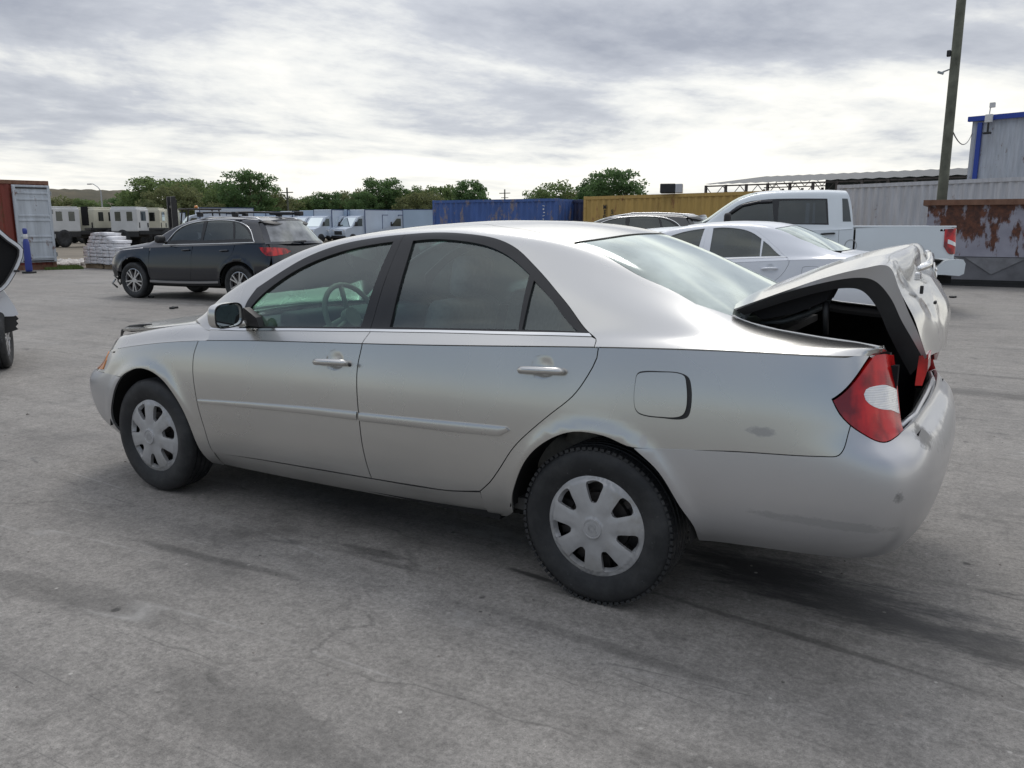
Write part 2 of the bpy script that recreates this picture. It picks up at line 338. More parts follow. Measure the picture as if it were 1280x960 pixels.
class Lower(Surf):
    """the belt of a car body below its shoulder crease, wrapped from the front centre to the rear centre"""
    def __init__(s, rows, xs, arches=(), arch_r=.37, flare=.012, dent=None, cf=.2, cr=.22, cw=(.975, .79, .42)):
        s.lo, s.hi = (-1, 0), (2, 1)
        # rows: (xf, xr, zf, zr, [z at xs], [w at xs])
        C = []
        for (xf, xr, zf, zr, zm, wm) in rows:
            r = [(xf, 0, zf), (xf, wm[0]*.42, zf), (xf+.035, wm[0]*.76, zf), (xf+cf, wm[0]*.965, .5*(zf+zm[0]))]
            r += [(x, w, z) for x, w, z in zip(xs, wm, zm)]
            r += [(xr-cr, wm[-1]*cw[0], .4*zr+.6*zm[-1]), (xr-.03, wm[-1]*cw[1], .85*zr+.15*zm[-1]), (xr, wm[-1]*cw[2], zr), (xr, 0, zr)]
            C.append(r)
        s.C = np.array(C); s.nr, s.nc = s.C.shape[:2]
        s.arches, s.ar, s.flare, s.dent = arches, arch_r, flare, dent; s.sgn = 1
        s.metric = (1, 1)
        P = s(np.linspace(0, 1, 400), np.full(400, .5)); L = np.linalg.norm(np.diff(P, axis=0), axis=1).sum()
        P = s(np.full(50, .5), np.linspace(0, 1, 50)); H = np.linalg.norm(np.diff(P, axis=0), axis=1).sum()
        s.metric = (L, H)
        n = s.nrm(np.array([.5]), np.array([.5])); s.sgn = 1 if n[0, 1] > 0 else -1
        t = s(np.linspace(0, 1, 800), np.ones(800)); s.top = t
    def __call__(s, a, b):
        a = np.atleast_1d(np.asarray(a, float)); flip = (a < 0) | (a > 1); a = np.where(a < 0, -a, np.where(a > 1, 2-a, a))
        Bu = Bs(s.nc, a); Bv = Bs(s.nr, b)
        P = np.einsum('nc,rcd,nr->nd', Bu, s.C, Bv)
        for (ax, az) in s.arches:
            r = np.hypot(P[:, 0]-ax, P[:, 2]-az); k = s.flare*np.exp(-((r-s.ar)/.035)**2)
            P[:, 1] += k*np.clip((P[:, 2]-.1)*8, 0, 1)*np.clip(P[:, 1]*2-.6, 0, 1)
        if s.dent: P = s.dent(P)
        P[flip, 1] *= -1
        return P

class Upper(Surf):
    """everything above the crease: x along the car, t from the crease (0) to the centre line (1)"""
    def __init__(s, low, lo, hi, ctrl):
        s.low, s.ctrl = low, ctrl; s.lo, s.hi = (lo, 0), (hi, 2); s.sgn = 1
        T = low.top; k = np.concatenate([[True], np.diff(T[:, 0]) > 1e-6]); s.T = T[k]
        s.metric = (1, 1.35)
        n = s.nrm(np.array([(lo+hi)/2]), np.array([.9])); s.sgn = 1 if n[0, 2] > 0 else -1
    def __call__(s, a, b):
        a = np.atleast_1d(np.asarray(a, float)); b = np.atleast_1d(np.asarray(b, float)); flip = b > 1; b = np.where(flip, 2-b, b)
        yc = np.interp(a, s.T[:, 0], s.T[:, 1]); zc = np.interp(a, s.T[:, 0], s.T[:, 2])
        C = s.ctrl(a, yc, zc)                       # (N, m, 2)
        B = Bs(C.shape[1], b); q = np.einsum('nm,nmd->nd', B, C)
        return np.stack([a, np.where(flip, -q[:, 0], q[:, 0]), q[:, 1]], 1)

def smooth_poly(p, step=.03, corner=38, metric=(1, 1)):
    """closed polygon -> dense closed polygon, Catmull-Rom between sharp corners"""
    p = np.array(p, float)*np.array(metric); n = len(p)
    cor = []
    for i in range(n):
        a = p[i]-p[i-1]; b = p[(i+1) % n]-p[i]
        ang = abs(math.degrees(math.atan2(a[0]*b[1]-a[1]*b[0], a@b)))
        cor.append(ang > corner)
    out = []
    for i in range(n):
        p1, p2 = p[i], p[(i+1) % n]
        p0 = p[i-1] if not cor[i] else p1-(p2-p1); p3 = p[(i+2) % n] if not cor[(i+1) % n] else p2+(p2-p1)
        k = max(1, int(np.linalg.norm(p2-p1)/step))
        d = np.linalg.norm(p2-p1)
        # tangents limited to the segment length
        m1 = (p2-p0); m2 = (p3-p1)
        m1 = m1/max(np.linalg.norm(m1), 1e-9)*d; m2 = m2/max(np.linalg.norm(m2), 1e-9)*d
        for j in range(k):
            t = j/k
            out.append((2*t**3-3*t*t+1)*p1+(t**3-2*t*t+t)*m1+(-2*t**3+3*t*t)*p2+(t**3-t*t)*m2)
    return np.array(out)

def inset(p, g):
    q = np.array(p); a = np.roll(q, 1, 0); b = np.roll(q, -1, 0)
    e1 = q-a; e2 = b-q
    e1 = e1/np.maximum(np.linalg.norm(e1, axis=1, keepdims=True), 1e-9); e2 = e2/np.maximum(np.linalg.norm(e2, axis=1, keepdims=True), 1e-9)
    area = .5*np.sum(a[:, 0]*q[:, 1]-q[:, 0]*a[:, 1])
    s = 1 if area > 0 else -1
    n1 = np.stack([-e1[:, 1], e1[:, 0]], 1)*s; n2 = np.stack([-e2[:, 1], e2[:, 0]], 1)*s
    m = n1+n2; L = np.maximum((m*m).sum(1, keepdims=True), .5)
    return q+m*2/L*g

def inside(pts, poly):
    x, y = pts[:, 0], pts[:, 1]; c = np.zeros(len(pts), bool); n = len(poly); j = n-1
    for i in range(n):
        xi, yi = poly[i]; xj, yj = poly[j]
        if yi != yj:
            m = ((yi > y) != (yj > y)) & (x < (xj-xi)*(y-yi)/(yj-yi)+xi); c ^= m
        j = i
    return c

def dist_poly(pts, poly):
    d = np.full(len(pts), 9e9); a = poly; b = np.roll(poly, -1, 0)
    for p, q in zip(a, b):
        e = q-p; L = max(e@e, 1e-12); t = np.clip(((pts-p)@e)/L, 0, 1)
        d = np.minimum(d, np.hypot(*(pts-p-t[:, None]*e).T))
    return d

def panel(name, S, poly, mat, parent=None, side=-1, off=0., gap=.002, flange=.014, res=.04, holes=(), corner=38, step=.022, raw=False, fn=None):
    """cut a region out of surface S (polygon in its own two parameters) as one mesh"""
    M = np.array(S.metric)
    loops = [inset(smooth_poly(poly, step, corner, M), gap)]
    for h in holes: loops.append(smooth_poly(h, step, corner, M))
    lo = loops[0].min(0); hi = loops[0].max(0)
    gx, gy = np.meshgrid(np.arange(lo[0]+res/2, hi[0], res), np.arange(lo[1]+res/2, hi[1], res*.9), indexing='ij')
    gx = gx+((np.arange(gx.shape[1]) % 2)*res*.5)[None, :]
    g = np.stack([gx.ravel(), gy.ravel()], 1)
    m = inside(g, loops[0])
    for h in loops[1:]: m &= ~inside(g, h)
    g = g[m]
    if len(g):
        d = np.min([dist_poly(g, l) for l in loops], axis=0); g = g[d > step*.55]
    verts = []; edges = []; rings = []
    for l in loops:
        k = len(verts); verts += [tuple(p) for p in l]; n = len(l)
        edges += [(k+i, k+(i+1) % n) for i in range(n)]
    verts += [tuple(p) for p in g]
    vo, eo, fo, ov, oe, of = mathutils.geometry.delaunay_2d_cdt([Vector(v) for v in verts], edges, [], 0, 1e-6)
    V = np.array([tuple(v) for v in vo]); F = np.array([f for f in fo if len(f) == 3])
    c = V[F].mean(1); keep = inside(c, loops[0])
    for h in loops[1:]: keep &= ~inside(c, h)
    F = F[keep]
    used = np.unique(F); re = -np.ones(len(V), int); re[used] = np.arange(len(used)); V = V[used]; F = re[F]
    a, b = V[:, 0]/M[0], V[:, 1]/M[1]
    P = S(a, b); N = S.nrm(a, b); P = P+N*off
    if fn is not None: P, N = fn(P, N)
    tri = P[F]; fnm = np.cross(tri[:, 1]-tri[:, 0], tri[:, 2]-tri[:, 0]); flip = (fnm*N[F[:, 0]]).sum(1) < 0
    F[flip] = F[flip][:, ::-1]
    # boundary edges -> flange
    ed = {}
    for f in F:
        for i in range(3):
            e = (f[i], f[(i+1) % 3]); ed[e] = 1
    bd = [e for e in ed if (e[1], e[0]) not in ed]
    nv = len(P); PV = P; faces = [tuple(f) for f in F]; LN = [N[i] for f in F for i in f]
    if flange > 0 and bd:
        bi = sorted({i for e in bd for i in e}); mp = {i: nv+k for k, i in enumerate(bi)}
        Nb = N[bi]/np.linalg.norm(N[bi], axis=1, keepdims=True)
        PV = np.vstack([P, P[bi]-Nb*flange])
        for (i, j) in bd:
            faces.append((j, i, mp[i], mp[j]))
            nn = np.cross(P[i]-P[j], -N[i]); L = np.linalg.norm(nn); nn = nn/L if L > 1e-9 else N[i]
            LN += [nn]*4
    LN = np.array(LN)
    if side < 0:
        PV = PV*np.array([1, -1, 1]); LN = LN*np.array([1, -1, 1])
        faces = [f[::-1] for f in faces]
        out = []; k = 0
        for f in faces: out.append(LN[k:k+len(f)][::-1]); k += len(f)
        LN = np.concatenate(out)
    me = bpy.data.meshes.new(name); me.from_pydata([tuple(p) for p in PV], [], [tuple(int(i) for i in f) for f in faces])
    me.polygons.foreach_set('use_smooth', [True]*len(me.polygons))
    if flange > 0 and bd:
        bs_ = {(min(e), max(e)) for e in bd}; ev = np.zeros(len(me.edges)*2, int); me.edges.foreach_get('vertices', ev); ev = ev.reshape(-1, 2); ev.sort(axis=1)
        sh = me.attributes.get('sharp_edge') or me.attributes.new('sharp_edge', 'BOOLEAN', 'EDGE'); sh.data.foreach_set('value', [(int(a_), int(b_)) in bs_ for a_, b_ in ev])
    me.normals_split_custom_set([tuple(n) for n in LN])
    me.materials.append(mat)
    o = bpy.data.objects.new(name, me); bpy.context.scene.collection.objects.link(o)
    if parent is not None: o.parent = parent
    return o
# ---------------------------------------------------------------- wheels
def make_tyre(R_, w_, rim, parent, treaded=True, name='tyre', grooves=True):
    m = MB(); h = w_/2
    prof = [(rim-.005, -h*.72), (rim+.012, -h*.86), (rim+.03, -h*.93), ((R_+rim)/2, -h*1.02), (R_-.035, -h*.985), (R_-.014, -h*.88), (R_-.003, -h*.72)]
    if grooves:
        for g in (-.48, -.16, .16, .48): prof += [(R_-.001, h*g-.006), (R_-.010, h*g-.004), (R_-.010, h*g+.004), (R_-.001, h*g+.006)]
    prof += [(R_-.003, h*.72), (R_-.014, h*.88), (R_-.035, h*.985), ((R_+rim)/2, h*1.02), (rim+.03, h*.93), (rim+.012, h*.86), (rim-.005, h*.72)]
    m.lathe(prof, 72); tw = m.build(name, M['tyre'], parent, auto=35)
    if treaded:
        for sgn in (-1, 1):
            b = MB()
            for i in range(76):
                t = 2*pi*i/76
                c0 = Vector((cos(t)*(R_-.0082), sgn*h*.80, sin(t)*(R_-.0082)))
                b.box(c0, (.016, h*.26, .012), rot=(0, -t+pi/2, 0))
            b.build('tread_blocks', M['tyre'], tw)
    return tw
def make_cover(R_, parent, n=7, mat_=None, win=(.47, .87), width=.50, badge=True, phase=0.):
    """moulded plastic wheel cover: dished disc with n openings between broad spokes; outward is -y"""
    class Disc(Surf):
        lo = (-2, -2); hi = (2, 2); metric = (1, 1); sgn = 1
        def __call__(q, a, b_):
            a = np.atleast_1d(a).astype(float); b_ = np.atleast_1d(b_).astype(float); r_ = np.hypot(a, b_)/R_; th = np.arctan2(b_, a)
            h = np.interp(r_, [0, .17, .22, .30, .50, .70, .86, .90, .94, 1.], [.034, .033, .026, .024, .023, .019, .013, .006, .004, -.006])
            ph = np.abs(((th/(2*pi/n)) % 1)-.5)*2          # 1 on the middle of a spoke, 0 on the middle of an opening
            h = h-.007*np.clip(1-ph*1.55, 0, 1)*np.clip((r_-.30)*5, 0, 1)*np.clip((1.0-r_)*8, 0, 1)
            return np.stack([a, -h, b_], 1)
        def nrm(q, a, b_, e=.0015):
            a = np.atleast_1d(a).astype(float); b_ = np.atleast_1d(b_).astype(float)
            n_ = np.cross(q(a+e, b_)-q(a-e, b_), q(a, b_+e)-q(a, b_-e)); n_ /= np.linalg.norm(n_, axis=1, keepdims=True); return n_*np.where(n_[:, 1:2] > 0, -1, 1)
    S_ = Disc(); holes = []
    for i in range(n):
        t = (i+.5)*2*pi/n; pts = []
        for r_, d_ in ((.47, -.02), (.49, -.10), (.56, -.155), (.70, -.195), (.82, -.215), (.865, -.19), (.885, 0.), (.865, .19), (.82, .215), (.70, .195), (.56, .155), (.49, .10)): pts.append((r_*R_*cos(t+d_), r_*R_*sin(t+d_)))
        holes.append(pts)
    o = panel('wheel_cover', S_, [(R_*cos(2*pi*i/48), R_*sin(2*pi*i/48)) for i in range(48)], mat_ or M['hub'], parent, 1, gap=0, flange=.022, res=.011, step=.007, holes=holes, corner=70)
    if badge:
        g = MB(); g.lathe([(.0, -.034), (.12*R_, -.034), (.13*R_, -.030)], 32)
        g.lathe([(.155*R_, -.030), (.165*R_, -.035), (.185*R_, -.035), (.195*R_, -.030)], 32)
        for a, b_3 in ((.10, .055), (.05, .10)):      # small oval marks pressed in the cap
            V3 = []; 
            for t in range(24):
                u = 2*pi*t/24
                for q in (1., .78): V3.append((a*R_*cos(u)*q, -.0365, b_3*R_*sin(u)*q))
            g.add(V3, [(2*t, 2*t+1, (2*t+3) % 48, (2*t+2) % 48) for t in range(24)])
        g.build('centre_cap', M['hub'] if mat_ is None else mat_, o, auto=35)
    o.rotation_euler = (0, phase, 0)
    return o
def make_wheel(name, loc, side, R_=.322, w_=.205, rimr=.203, parent=None, kind='cover', steer=0., phase=0., treaded=True):
    root = empty(name, loc, (pi if side > 0 else 0)+steer); root.parent = parent
    make_tyre(R_, w_, rimr-.008, root, treaded)
    d = MB(); d.lathe([(.0, -w_*.2), (rimr*.62, -w_*.2), (rimr*.62, -w_*.05), (rimr-.01, -w_*.02), (rimr-.01, w_*.35)], 40)
    for i in range(5):
        t = i*2*pi/5+.4; d.tube((cos(t)*rimr*.42, -w_*.2, sin(t)*rimr*.42), (cos(t)*rimr*.42, -w_*.33, sin(t)*rimr*.42), .011, n=6)
    for i in range(9):
        t = i*2*pi/9; d.box((cos(t)*rimr*.78, -w_*.12, sin(t)*rimr*.78), (.05, .02, .03), rot=(0, -t, 0))
    d.build('steel_rim', M['disc'], root, auto=40)
    if kind == 'cover':
        c = make_cover(rimr*1.045, root, phase=phase); c.location = (0, -w_*.42, 0)
    else:
        a = MB(); h = -w_*.36; a.lathe([(rimr*1.0, h-.004), (rimr*.93, h-.008), (rimr*.90, h+.01), (rimr*.9, h+.05)], 48)
        a.lathe([(.0, h-.012), (.05, h-.012), (.06, h), (.06, h+.03)], 24)
        for i in range(5):
            for s_ in (-1, 1):
                t = 2*pi*i/5+phase; t2 = t+s_*.20; t1 = t+s_*.14
                p = Vector((cos(t1)*.05, h-.002, sin(t1)*.05)); q = Vector((cos(t2)*rimr*.95, h-.0, sin(t2)*rimr*.95))
                dd = (q-p); a.box((p+q)/2, (dd.length, .03, .026), rot=(0, -math.atan2(dd.z, dd.x), 0))
        a.build('alloy_rim', M['alloy'], root, auto=40)
    return root
# ---------------------------------------------------------------- the silver sedan's surfaces
SX = [-3.05, -2.45, -1.6, -.8, -.1, .5]
def _z(*v): return list(v)
S_rows = [
 #  xf     xr    zf   zr    z at SX                                w at SX
 (-3.42, 1.08, .26, .365, _z(.23, .20, .21, .23, .28, .33), _z(.78, .79, .79, .79, .79, .76)),
 (-3.50, 1.125, .31, .43, _z(.30, .27, .28, .30, .34, .39), _z(.85, .855, .86, .86, .855, .84)),
 (-3.56, 1.16, .42, .54, _z(.40, .39, .40, .41, .43, .47), _z(.875, .885, .885, .885, .885, .875)),
 (-3.58, 1.162, .54, .65, _z(.52, .54, .56, .57, .58, .59), _z(.885, .898, .900, .900, .900, .890)),
 (-3.56, 1.14, .62, .76, _z(.60, .66, .68, .69, .70, .70), _z(.880, .893, .897, .897, .895, .885)),
 (-3.44, 1.06, .66, .785, _z(.67, .75, .78, .80, .81, .80), _z(.870, .882, .887, .887, .885, .876)),
 (-3.40, 1.045, .70, .90, _z(.73, .84, .87, .89, .92, .93), _z(.862, .866, .868, .868, .862, .862)),
 (-3.38, 1.01, .735, 1.06, _z(.785, .885, .935, .975, 1.025, 1.055), _z(.840, .850, .850, .848, .838, .825)),
]
def s_dent(P):
    x, y, z = P.T
    k = .010*np.exp(-((x-1.1)/.12)**2-((y-.45)/.18)**2-((z-.72)/.1)**2)
    Q = P.copy(); Q[:, 0] -= k
    return Q
SL = Lower(S_rows, SX, arches=[(-2.72, .325), (0., .325)], arch_r=.385, flare=.010, dent=s_dent, cf=.23, cr=.20, cw=(.995, .90, .55))
rZr = Rail([(-2.9, .93), (-2.6, .94), (-2.45, .99), (-2.3, 1.105), (-2.12, 1.205), (-1.95, 1.285), (-1.8, 1.345), (-1.6, 1.395), (-1.4, 1.425), (-1.1, 1.45), (-.85, 1.455), (-.6, 1.445), (-.4, 1.425), (-.25, 1.395), (0, 1.315), (.2, 1.24), (.4, 1.16), (.52, 1.125), (.7, 1.105), (1.05, 1.085)], .035)
rYr = Rail([(-2.9, .74), (-2.45, .70), (-2.1, .66), (-1.8, .61), (-1.4, .575), (-1, .56), (-.5, .55), (-.2, .54), (.1, .56), (.4, .60), (.7, .66), (1.05, .66)], .06)
rZt = Rail([(-2.9, .96), (-2.6, .98), (-2.45, 1.045), (-2.3, 1.145), (-2.12, 1.24), (-1.95, 1.325), (-1.8, 1.39), (-1.6, 1.44), (-1.4, 1.468), (-1.1, 1.492), (-.85, 1.503), (-.6, 1.50), (-.4, 1.487), (-.2, 1.455), (0, 1.39), (.2, 1.30), (.4, 1.20), (.55, 1.125), (.7, 1.11), (1.05, 1.09)], .035)
rZb = Rail([(-2.9, .90), (-2.45, .930), (-2.2, .960), (-1.99, .98), (-1.17, 1.015), (-.58, 1.045), (-.08, 1.065), (.3, 1.075), (1.05, 1.085)], .08)
rYb = Rail([(-2.9, .80), (-2.0, .805), (-1.2, .802), (-.5, .795), (0, .785), (.4, .775), (1.05, .74)], .08)
def s_ctrl(x, yc, zc):
    yb, zb, yr, zr, zt = rYb(x), rZb(x), rYr(x), rZr(x), rZt(x)
    zb = np.minimum(zb, zr-.005*0)
    m = lambda a, b, k: a+(b-a)*k
    C = [(yc, zc), (m(yc, yb, .5), m(zc, zb, .62)), (yb, zb), (m(yb, yr, .30), m(zb, zr, .42)), (m(yb, yr, .76), m(zb, zr, .80)),
         (yr+.006, zr-.006), (yr-.07, m(zr, zt, .28)+.004), (m(yr, 0, .42), m(zr, zt, .78)), (.18+0*yr, zt), (0*yr, zt)]
    return np.stack([np.stack(c, -1) for c in C], 1)
SU = Upper(SL, -2.62, 1.0, s_ctrl)
# bonnet and wing tops
hZt = Rail([(-3.6, .74), (-3.4, .80), (-3.2, .868), (-3.0, .92), (-2.7, .965), (-2.4, 1.0), (-1.9, 1.03)], .06)
hZs = Rail([(-3.6, .70), (-3.4, .775), (-3.2, .83), (-3.0, .872), (-2.7, .925), (-2.4, .965), (-1.9, .99)], .06)
def h_ctrl(x, yc, zc):
    zt, zs = hZt(x), hZs(x); zs = np.maximum(zs, zc+.01)
    ys = np.minimum(yc*.9, yc-.05)
    m = lambda a, b, k: a+(b-a)*k
    C = [(yc, zc), (yc-.012, zc+.012), (m(yc, ys, .5), m(zc, zs, .75)), (ys, zs), (ys*.8, m(zs, zt, .45)), (ys*.5, m(zs, zt, .85)), (.2*yc, zt), (0*yc, zt)]
    return np.stack([np.stack(c, -1) for c in C], 1)
SH = Upper(SL, -3.37, -1.9, h_ctrl)
# outlines of the silver sedan's panels in the two parameters of its surfaces
POLY = {
 'fender': [(0.2227, 1.0), (0.2634, 1.0), (0.2982, 1.0), (0.3236, 1.0), (0.3519, 1.0), (0.3709, 1.0), (0.3864, 1.0), (0.3776, 0.9992), (0.3753, 0.908), (0.3753, 0.7759), (0.3768, 0.6183), (0.3798, 0.4014), (0.3827, 0.2481), (0.3839, 0.1128), (0.3845, 0.1), (0.3845, 0.0), (0.374, 0.0), (0.3714, 0.1959), (0.3658, 0.3619), (0.3546, 0.5289), (0.3417, 0.6708), (0.3267, 0.7577), (0.3098, 0.7812), (0.2909, 0.7172), (0.285, 0.6708), (0.2324, 0.7094), (0.1698, 0.8644)],
 'front_door': [(0.3864, 1.0), (0.4114, 1.0), (0.4445, 1.0), (0.4777, 1.0), (0.5032, 1.0), (0.5034, 0.9944), (0.5021, 0.8914), (0.5028, 0.7198), (0.5045, 0.4825), (0.5057, 0.2844), (0.5082, 0.1164), (0.4714, 0.1136), (0.4255, 0.1053), (0.3844, 0.0865), (0.3839, 0.1128), (0.3827, 0.2481), (0.3798, 0.4014), (0.3768, 0.6183), (0.3753, 0.7759), (0.3753, 0.908), (0.3776, 0.9992)],
 'rear_door': [(0.5032, 1.0), (0.5354, 1.0), (0.5722, 1.0), (0.6113, 1.0), (0.6486, 1.0), (0.6511, 0.9992), (0.6509, 0.9729), (0.6468, 0.9207), (0.6386, 0.8237), (0.6274, 0.7157), (0.6158, 0.5848), (0.6051, 0.4528), (0.5956, 0.3064), (0.5882, 0.2107), (0.5811, 0.1473), (0.5597, 0.121), (0.5384, 0.1186), (0.5082, 0.1164), (0.5057, 0.2844), (0.5045, 0.4825), (0.5028, 0.7198), (0.5021, 0.8914), (0.5034, 0.9944)],
 'taillight': [(0.8855, 1.0), (0.925, 1.0), (0.9245, 0.94), (0.9225, 0.85), (0.921, 0.79), (0.9057, 0.7694), (0.8771, 0.7461), (0.8524, 0.8107), (0.843, 0.8378), (0.8316, 0.8785), (0.8249, 0.9161)],
 'tail_lens': [(0.865, 0.9333), (0.8688, 0.9434), (0.8792, 0.9488), (0.9001, 0.9502), (0.921, 0.938), (0.9205, 0.872), (0.9064, 0.8886), (0.888, 0.8959), (0.8745, 0.9066), (0.8664, 0.9206)],
 'quarter': [(0.6486, 1.0), (0.6831, 1.0), (0.7269, 1.0), (0.7885, 1.0), (0.8443, 1.0), (0.8855, 1.0), (0.9245, 0.94), (0.925, 1.0), (0.8855, 1.0), (0.8249, 0.9161), (0.8316, 0.8785), (0.843, 0.8378), (0.8177, 0.6571), (0.8019, 0.6388), (0.7406, 0.6147), (0.6772, 0.5575), (0.6593, 0.6085), (0.6416, 0.6088), (0.6264, 0.5281), (0.6133, 0.3871), (0.604, 0.1949), (0.5999, 0.0461), (0.592, 0.0), (0.5801, 0.0), (0.5811, 0.1473), (0.5882, 0.2107), (0.5956, 0.3064), (0.6051, 0.4528), (0.6158, 0.5848), (0.6274, 0.7157), (0.6386, 0.8237), (0.6468, 0.9207), (0.6509, 0.9729), (0.6511, 0.9992)],
 'rocker': [(0.3845, 0.0), (0.3845, 0.1), (0.3844, 0.0865), (0.4252, 0.0996), (0.4711, 0.1057), (0.5079, 0.1087), (0.5381, 0.1084), (0.5594, 0.1133), (0.5809, 0.1371), (0.5801, 0.0)],
 'rear_bumper_half': [(0.6772, 0.5575), (0.693, 0.4222), (0.7059, 0.2247), (0.7135, 0.1), (0.714, 0.0)],
 'bumper_seam': [(0.6772, 0.5575), (0.7406, 0.6147), (0.8019, 0.6388), (0.8177, 0.6571), (0.843, 0.8378), (0.8524, 0.8107), (0.8771, 0.7461), (0.9057, 0.7694)],
 'front_bumper_arch': [(0.2519, 0.1653), (0.2653, 0.366), (0.2774, 0.5636), (0.285, 0.6708), (0.2324, 0.7094)],
 'headlight': [(0.1698, 0.8644), (0.2324, 0.7094), (0.135, 0.7), (0.125, 0.93), (0.15, 1.0), (0.2227, 1.0)],
 'fuel_door': [(0.6759, 0.927), (0.678, 0.9394), (0.69, 0.9453), (0.7025, 0.9449), (0.7064, 0.9313), (0.7083, 0.8427), (0.7051, 0.7911), (0.6924, 0.7732), (0.6802, 0.7786), (0.6765, 0.8149)],
 'fuel_pocket': [(0.6754, 0.9292), (0.6775, 0.9426), (0.69, 0.9474), (0.7035, 0.9452), (0.7091, 0.9256), (0.7108, 0.8413), (0.7077, 0.7813), (0.6925, 0.7666), (0.6798, 0.772), (0.6761, 0.8105)],
 'molding_front': [(0.3805, 0.4767), (0.417, 0.5003), (0.4658, 0.5296), (0.5035, 0.5451), (0.5036, 0.4812), (0.4656, 0.4754), (0.4167, 0.457), (0.3818, 0.4435)],
 'molding_rear': [(0.5049, 0.5409), (0.5425, 0.5558), (0.5734, 0.5701), (0.5995, 0.5805), (0.602, 0.5561), (0.5956, 0.5077), (0.5632, 0.4918), (0.5319, 0.4866), (0.5053, 0.4778)],
 'pocket_front': [(0.4798, 0.9032), (0.4807, 0.9562), (0.4854, 0.9713), (0.4907, 0.9598), (0.4931, 0.9112), (0.492, 0.8666), (0.4871, 0.8492), (0.482, 0.8586)],
 'pocket_rear': [(0.6123, 0.9418), (0.6132, 0.9678), (0.6173, 0.9766), (0.6231, 0.9762), (0.6258, 0.9628), (0.6264, 0.9352), (0.6255, 0.9058), (0.62, 0.8899), (0.615, 0.8975)],
 'strip_front': [(-2.22, 0.0), (-1.9, 0.0), (-1.5, 0.0), (-1.175, 0.0), (-1.1529, 0.0874), (-1.5606, 0.0767), (-2.0022, 0.0689), (-2.2415, 0.0931)],
 'strip_rear': [(-1.175, 0.0), (-0.8, 0.0), (-0.4, 0.0), (-0.03, 0.0), (-0.0367, 0.0639), (-0.0571, 0.0855), (-0.4107, 0.0828), (-0.81, 0.0871), (-1.1529, 0.0874)],
 'chrome_front': [(-2.2428, 0.0974), (-2.0027, 0.0704), (-1.561, 0.0781), (-1.1532, 0.0887), (-1.1582, 0.1078), (-1.5668, 0.0987), (-2.0094, 0.0928), (-2.2365, 0.1196)],
 'chrome_rear': [(-1.1532, 0.0887), (-0.8103, 0.0884), (-0.411, 0.0842), (-0.0574, 0.0871), (-0.0726, 0.1168), (-0.4159, 0.1079), (-0.815, 0.1083), (-1.1582, 0.1078)],
 'frame_front': [(-2.0168, 0.0981), (-2.0224, 0.283), (-1.9876, 0.3714), (-1.8355, 0.4367), (-1.7013, 0.4944), (-1.5147, 0.5496), (-1.3381, 0.5735), (-1.1395, 0.5845), (-1.1585, 0.109), (-1.5672, 0.1)],
 'frame_rear': [(-1.1395, 0.5845), (-0.981, 0.5975), (-0.8113, 0.5797), (-0.6592, 0.5503), (-0.5445, 0.4956), (-0.4209, 0.4071), (-0.2964, 0.3246), (-0.1765, 0.2373), (-0.0738, 0.1237), (-0.4161, 0.1091), (-0.8153, 0.1095), (-1.1585, 0.109)],
 'glass_front': [(-1.9894, 0.1052), (-1.9891, 0.2222), (-1.9356, 0.3016), (-1.843, 0.3627), (-1.7122, 0.4184), (-1.5228, 0.4694), (-1.3521, 0.4992), (-1.186, 0.5133), (-1.2185, 0.1215), (-1.5705, 0.1118)],
 'glass_rear': [(-1.0516, 0.124), (-1.0565, 0.2793), (-1.073, 0.512), (-0.9573, 0.5213), (-0.79, 0.5052), (-0.6646, 0.4798), (-0.55, 0.434), (-0.413, 0.3574), (-0.3894, 0.1246), (-0.7346, 0.1226)],
 'glass_quarter': [(-0.3728, 0.1248), (-0.3835, 0.3352), (-0.2752, 0.2673), (-0.1227, 0.1301)],
 'body_side': [(-2.0168, 0.0981), (-2.0224, 0.283), (-1.9876, 0.3714), (-1.8355, 0.4367), (-1.7013, 0.4944), (-1.5147, 0.5496), (-1.3381, 0.5735), (-1.1395, 0.5845), (-0.981, 0.5975), (-0.8113, 0.5797), (-0.6592, 0.5503), (-0.5445, 0.4956), (-0.4209, 0.4071), (-0.2964, 0.3246), (-0.1765, 0.2373), (-0.0738, 0.1237), (-0.0367, 0.0639), (-0.03, 0.0), (0.2, 0.0), (0.5, 0.0), (0.7, 0.0), (0.85, 0.0), (0.94, 0.0), (0.972, 0.0), (0.95, 0.25), (0.87, 0.47), (0.75, 0.56), (0.6, 0.585), (0.5, 0.58), (0.42, 0.565), (0.2853, 0.4889), (0.1794, 0.5234), (0.0395, 0.5288), (-0.1163, 0.5854), (-0.2903, 0.6192), (-0.4088, 0.6637), (-0.535, 0.7068), (-0.6824, 0.7429), (-0.8405, 0.8025), (-1.1, 0.83), (-1.3, 0.8), (-1.47, 0.76), (-1.47, 0.735), (-1.7, 0.7), (-1.95, 0.675), (-2.2, 0.66), (-2.4, 0.655), (-2.53, 0.65), (-2.47, 0.5), (-2.4, 0.3), (-2.3, 0.13), (-2.24, 0.09), (-2.15, 0.085)],
 'ditch': [(-0.2903, 0.6192), (-0.4088, 0.6637), (-0.535, 0.7068), (-0.6824, 0.7429), (-0.8405, 0.8025), (-1.1, 0.83), (-1.3, 0.8), (-1.47, 0.76)],
 'ws': [(-1.47, 0.735), (-1.7, 0.7), (-1.95, 0.675), (-2.2, 0.66), (-2.4, 0.655), (-2.53, 0.65)],
 'bl': [(-0.2903, 0.6192), (-0.1163, 0.5854), (0.0395, 0.5288), (0.1794, 0.5234), (0.2853, 0.4889), (0.42, 0.565)],
}
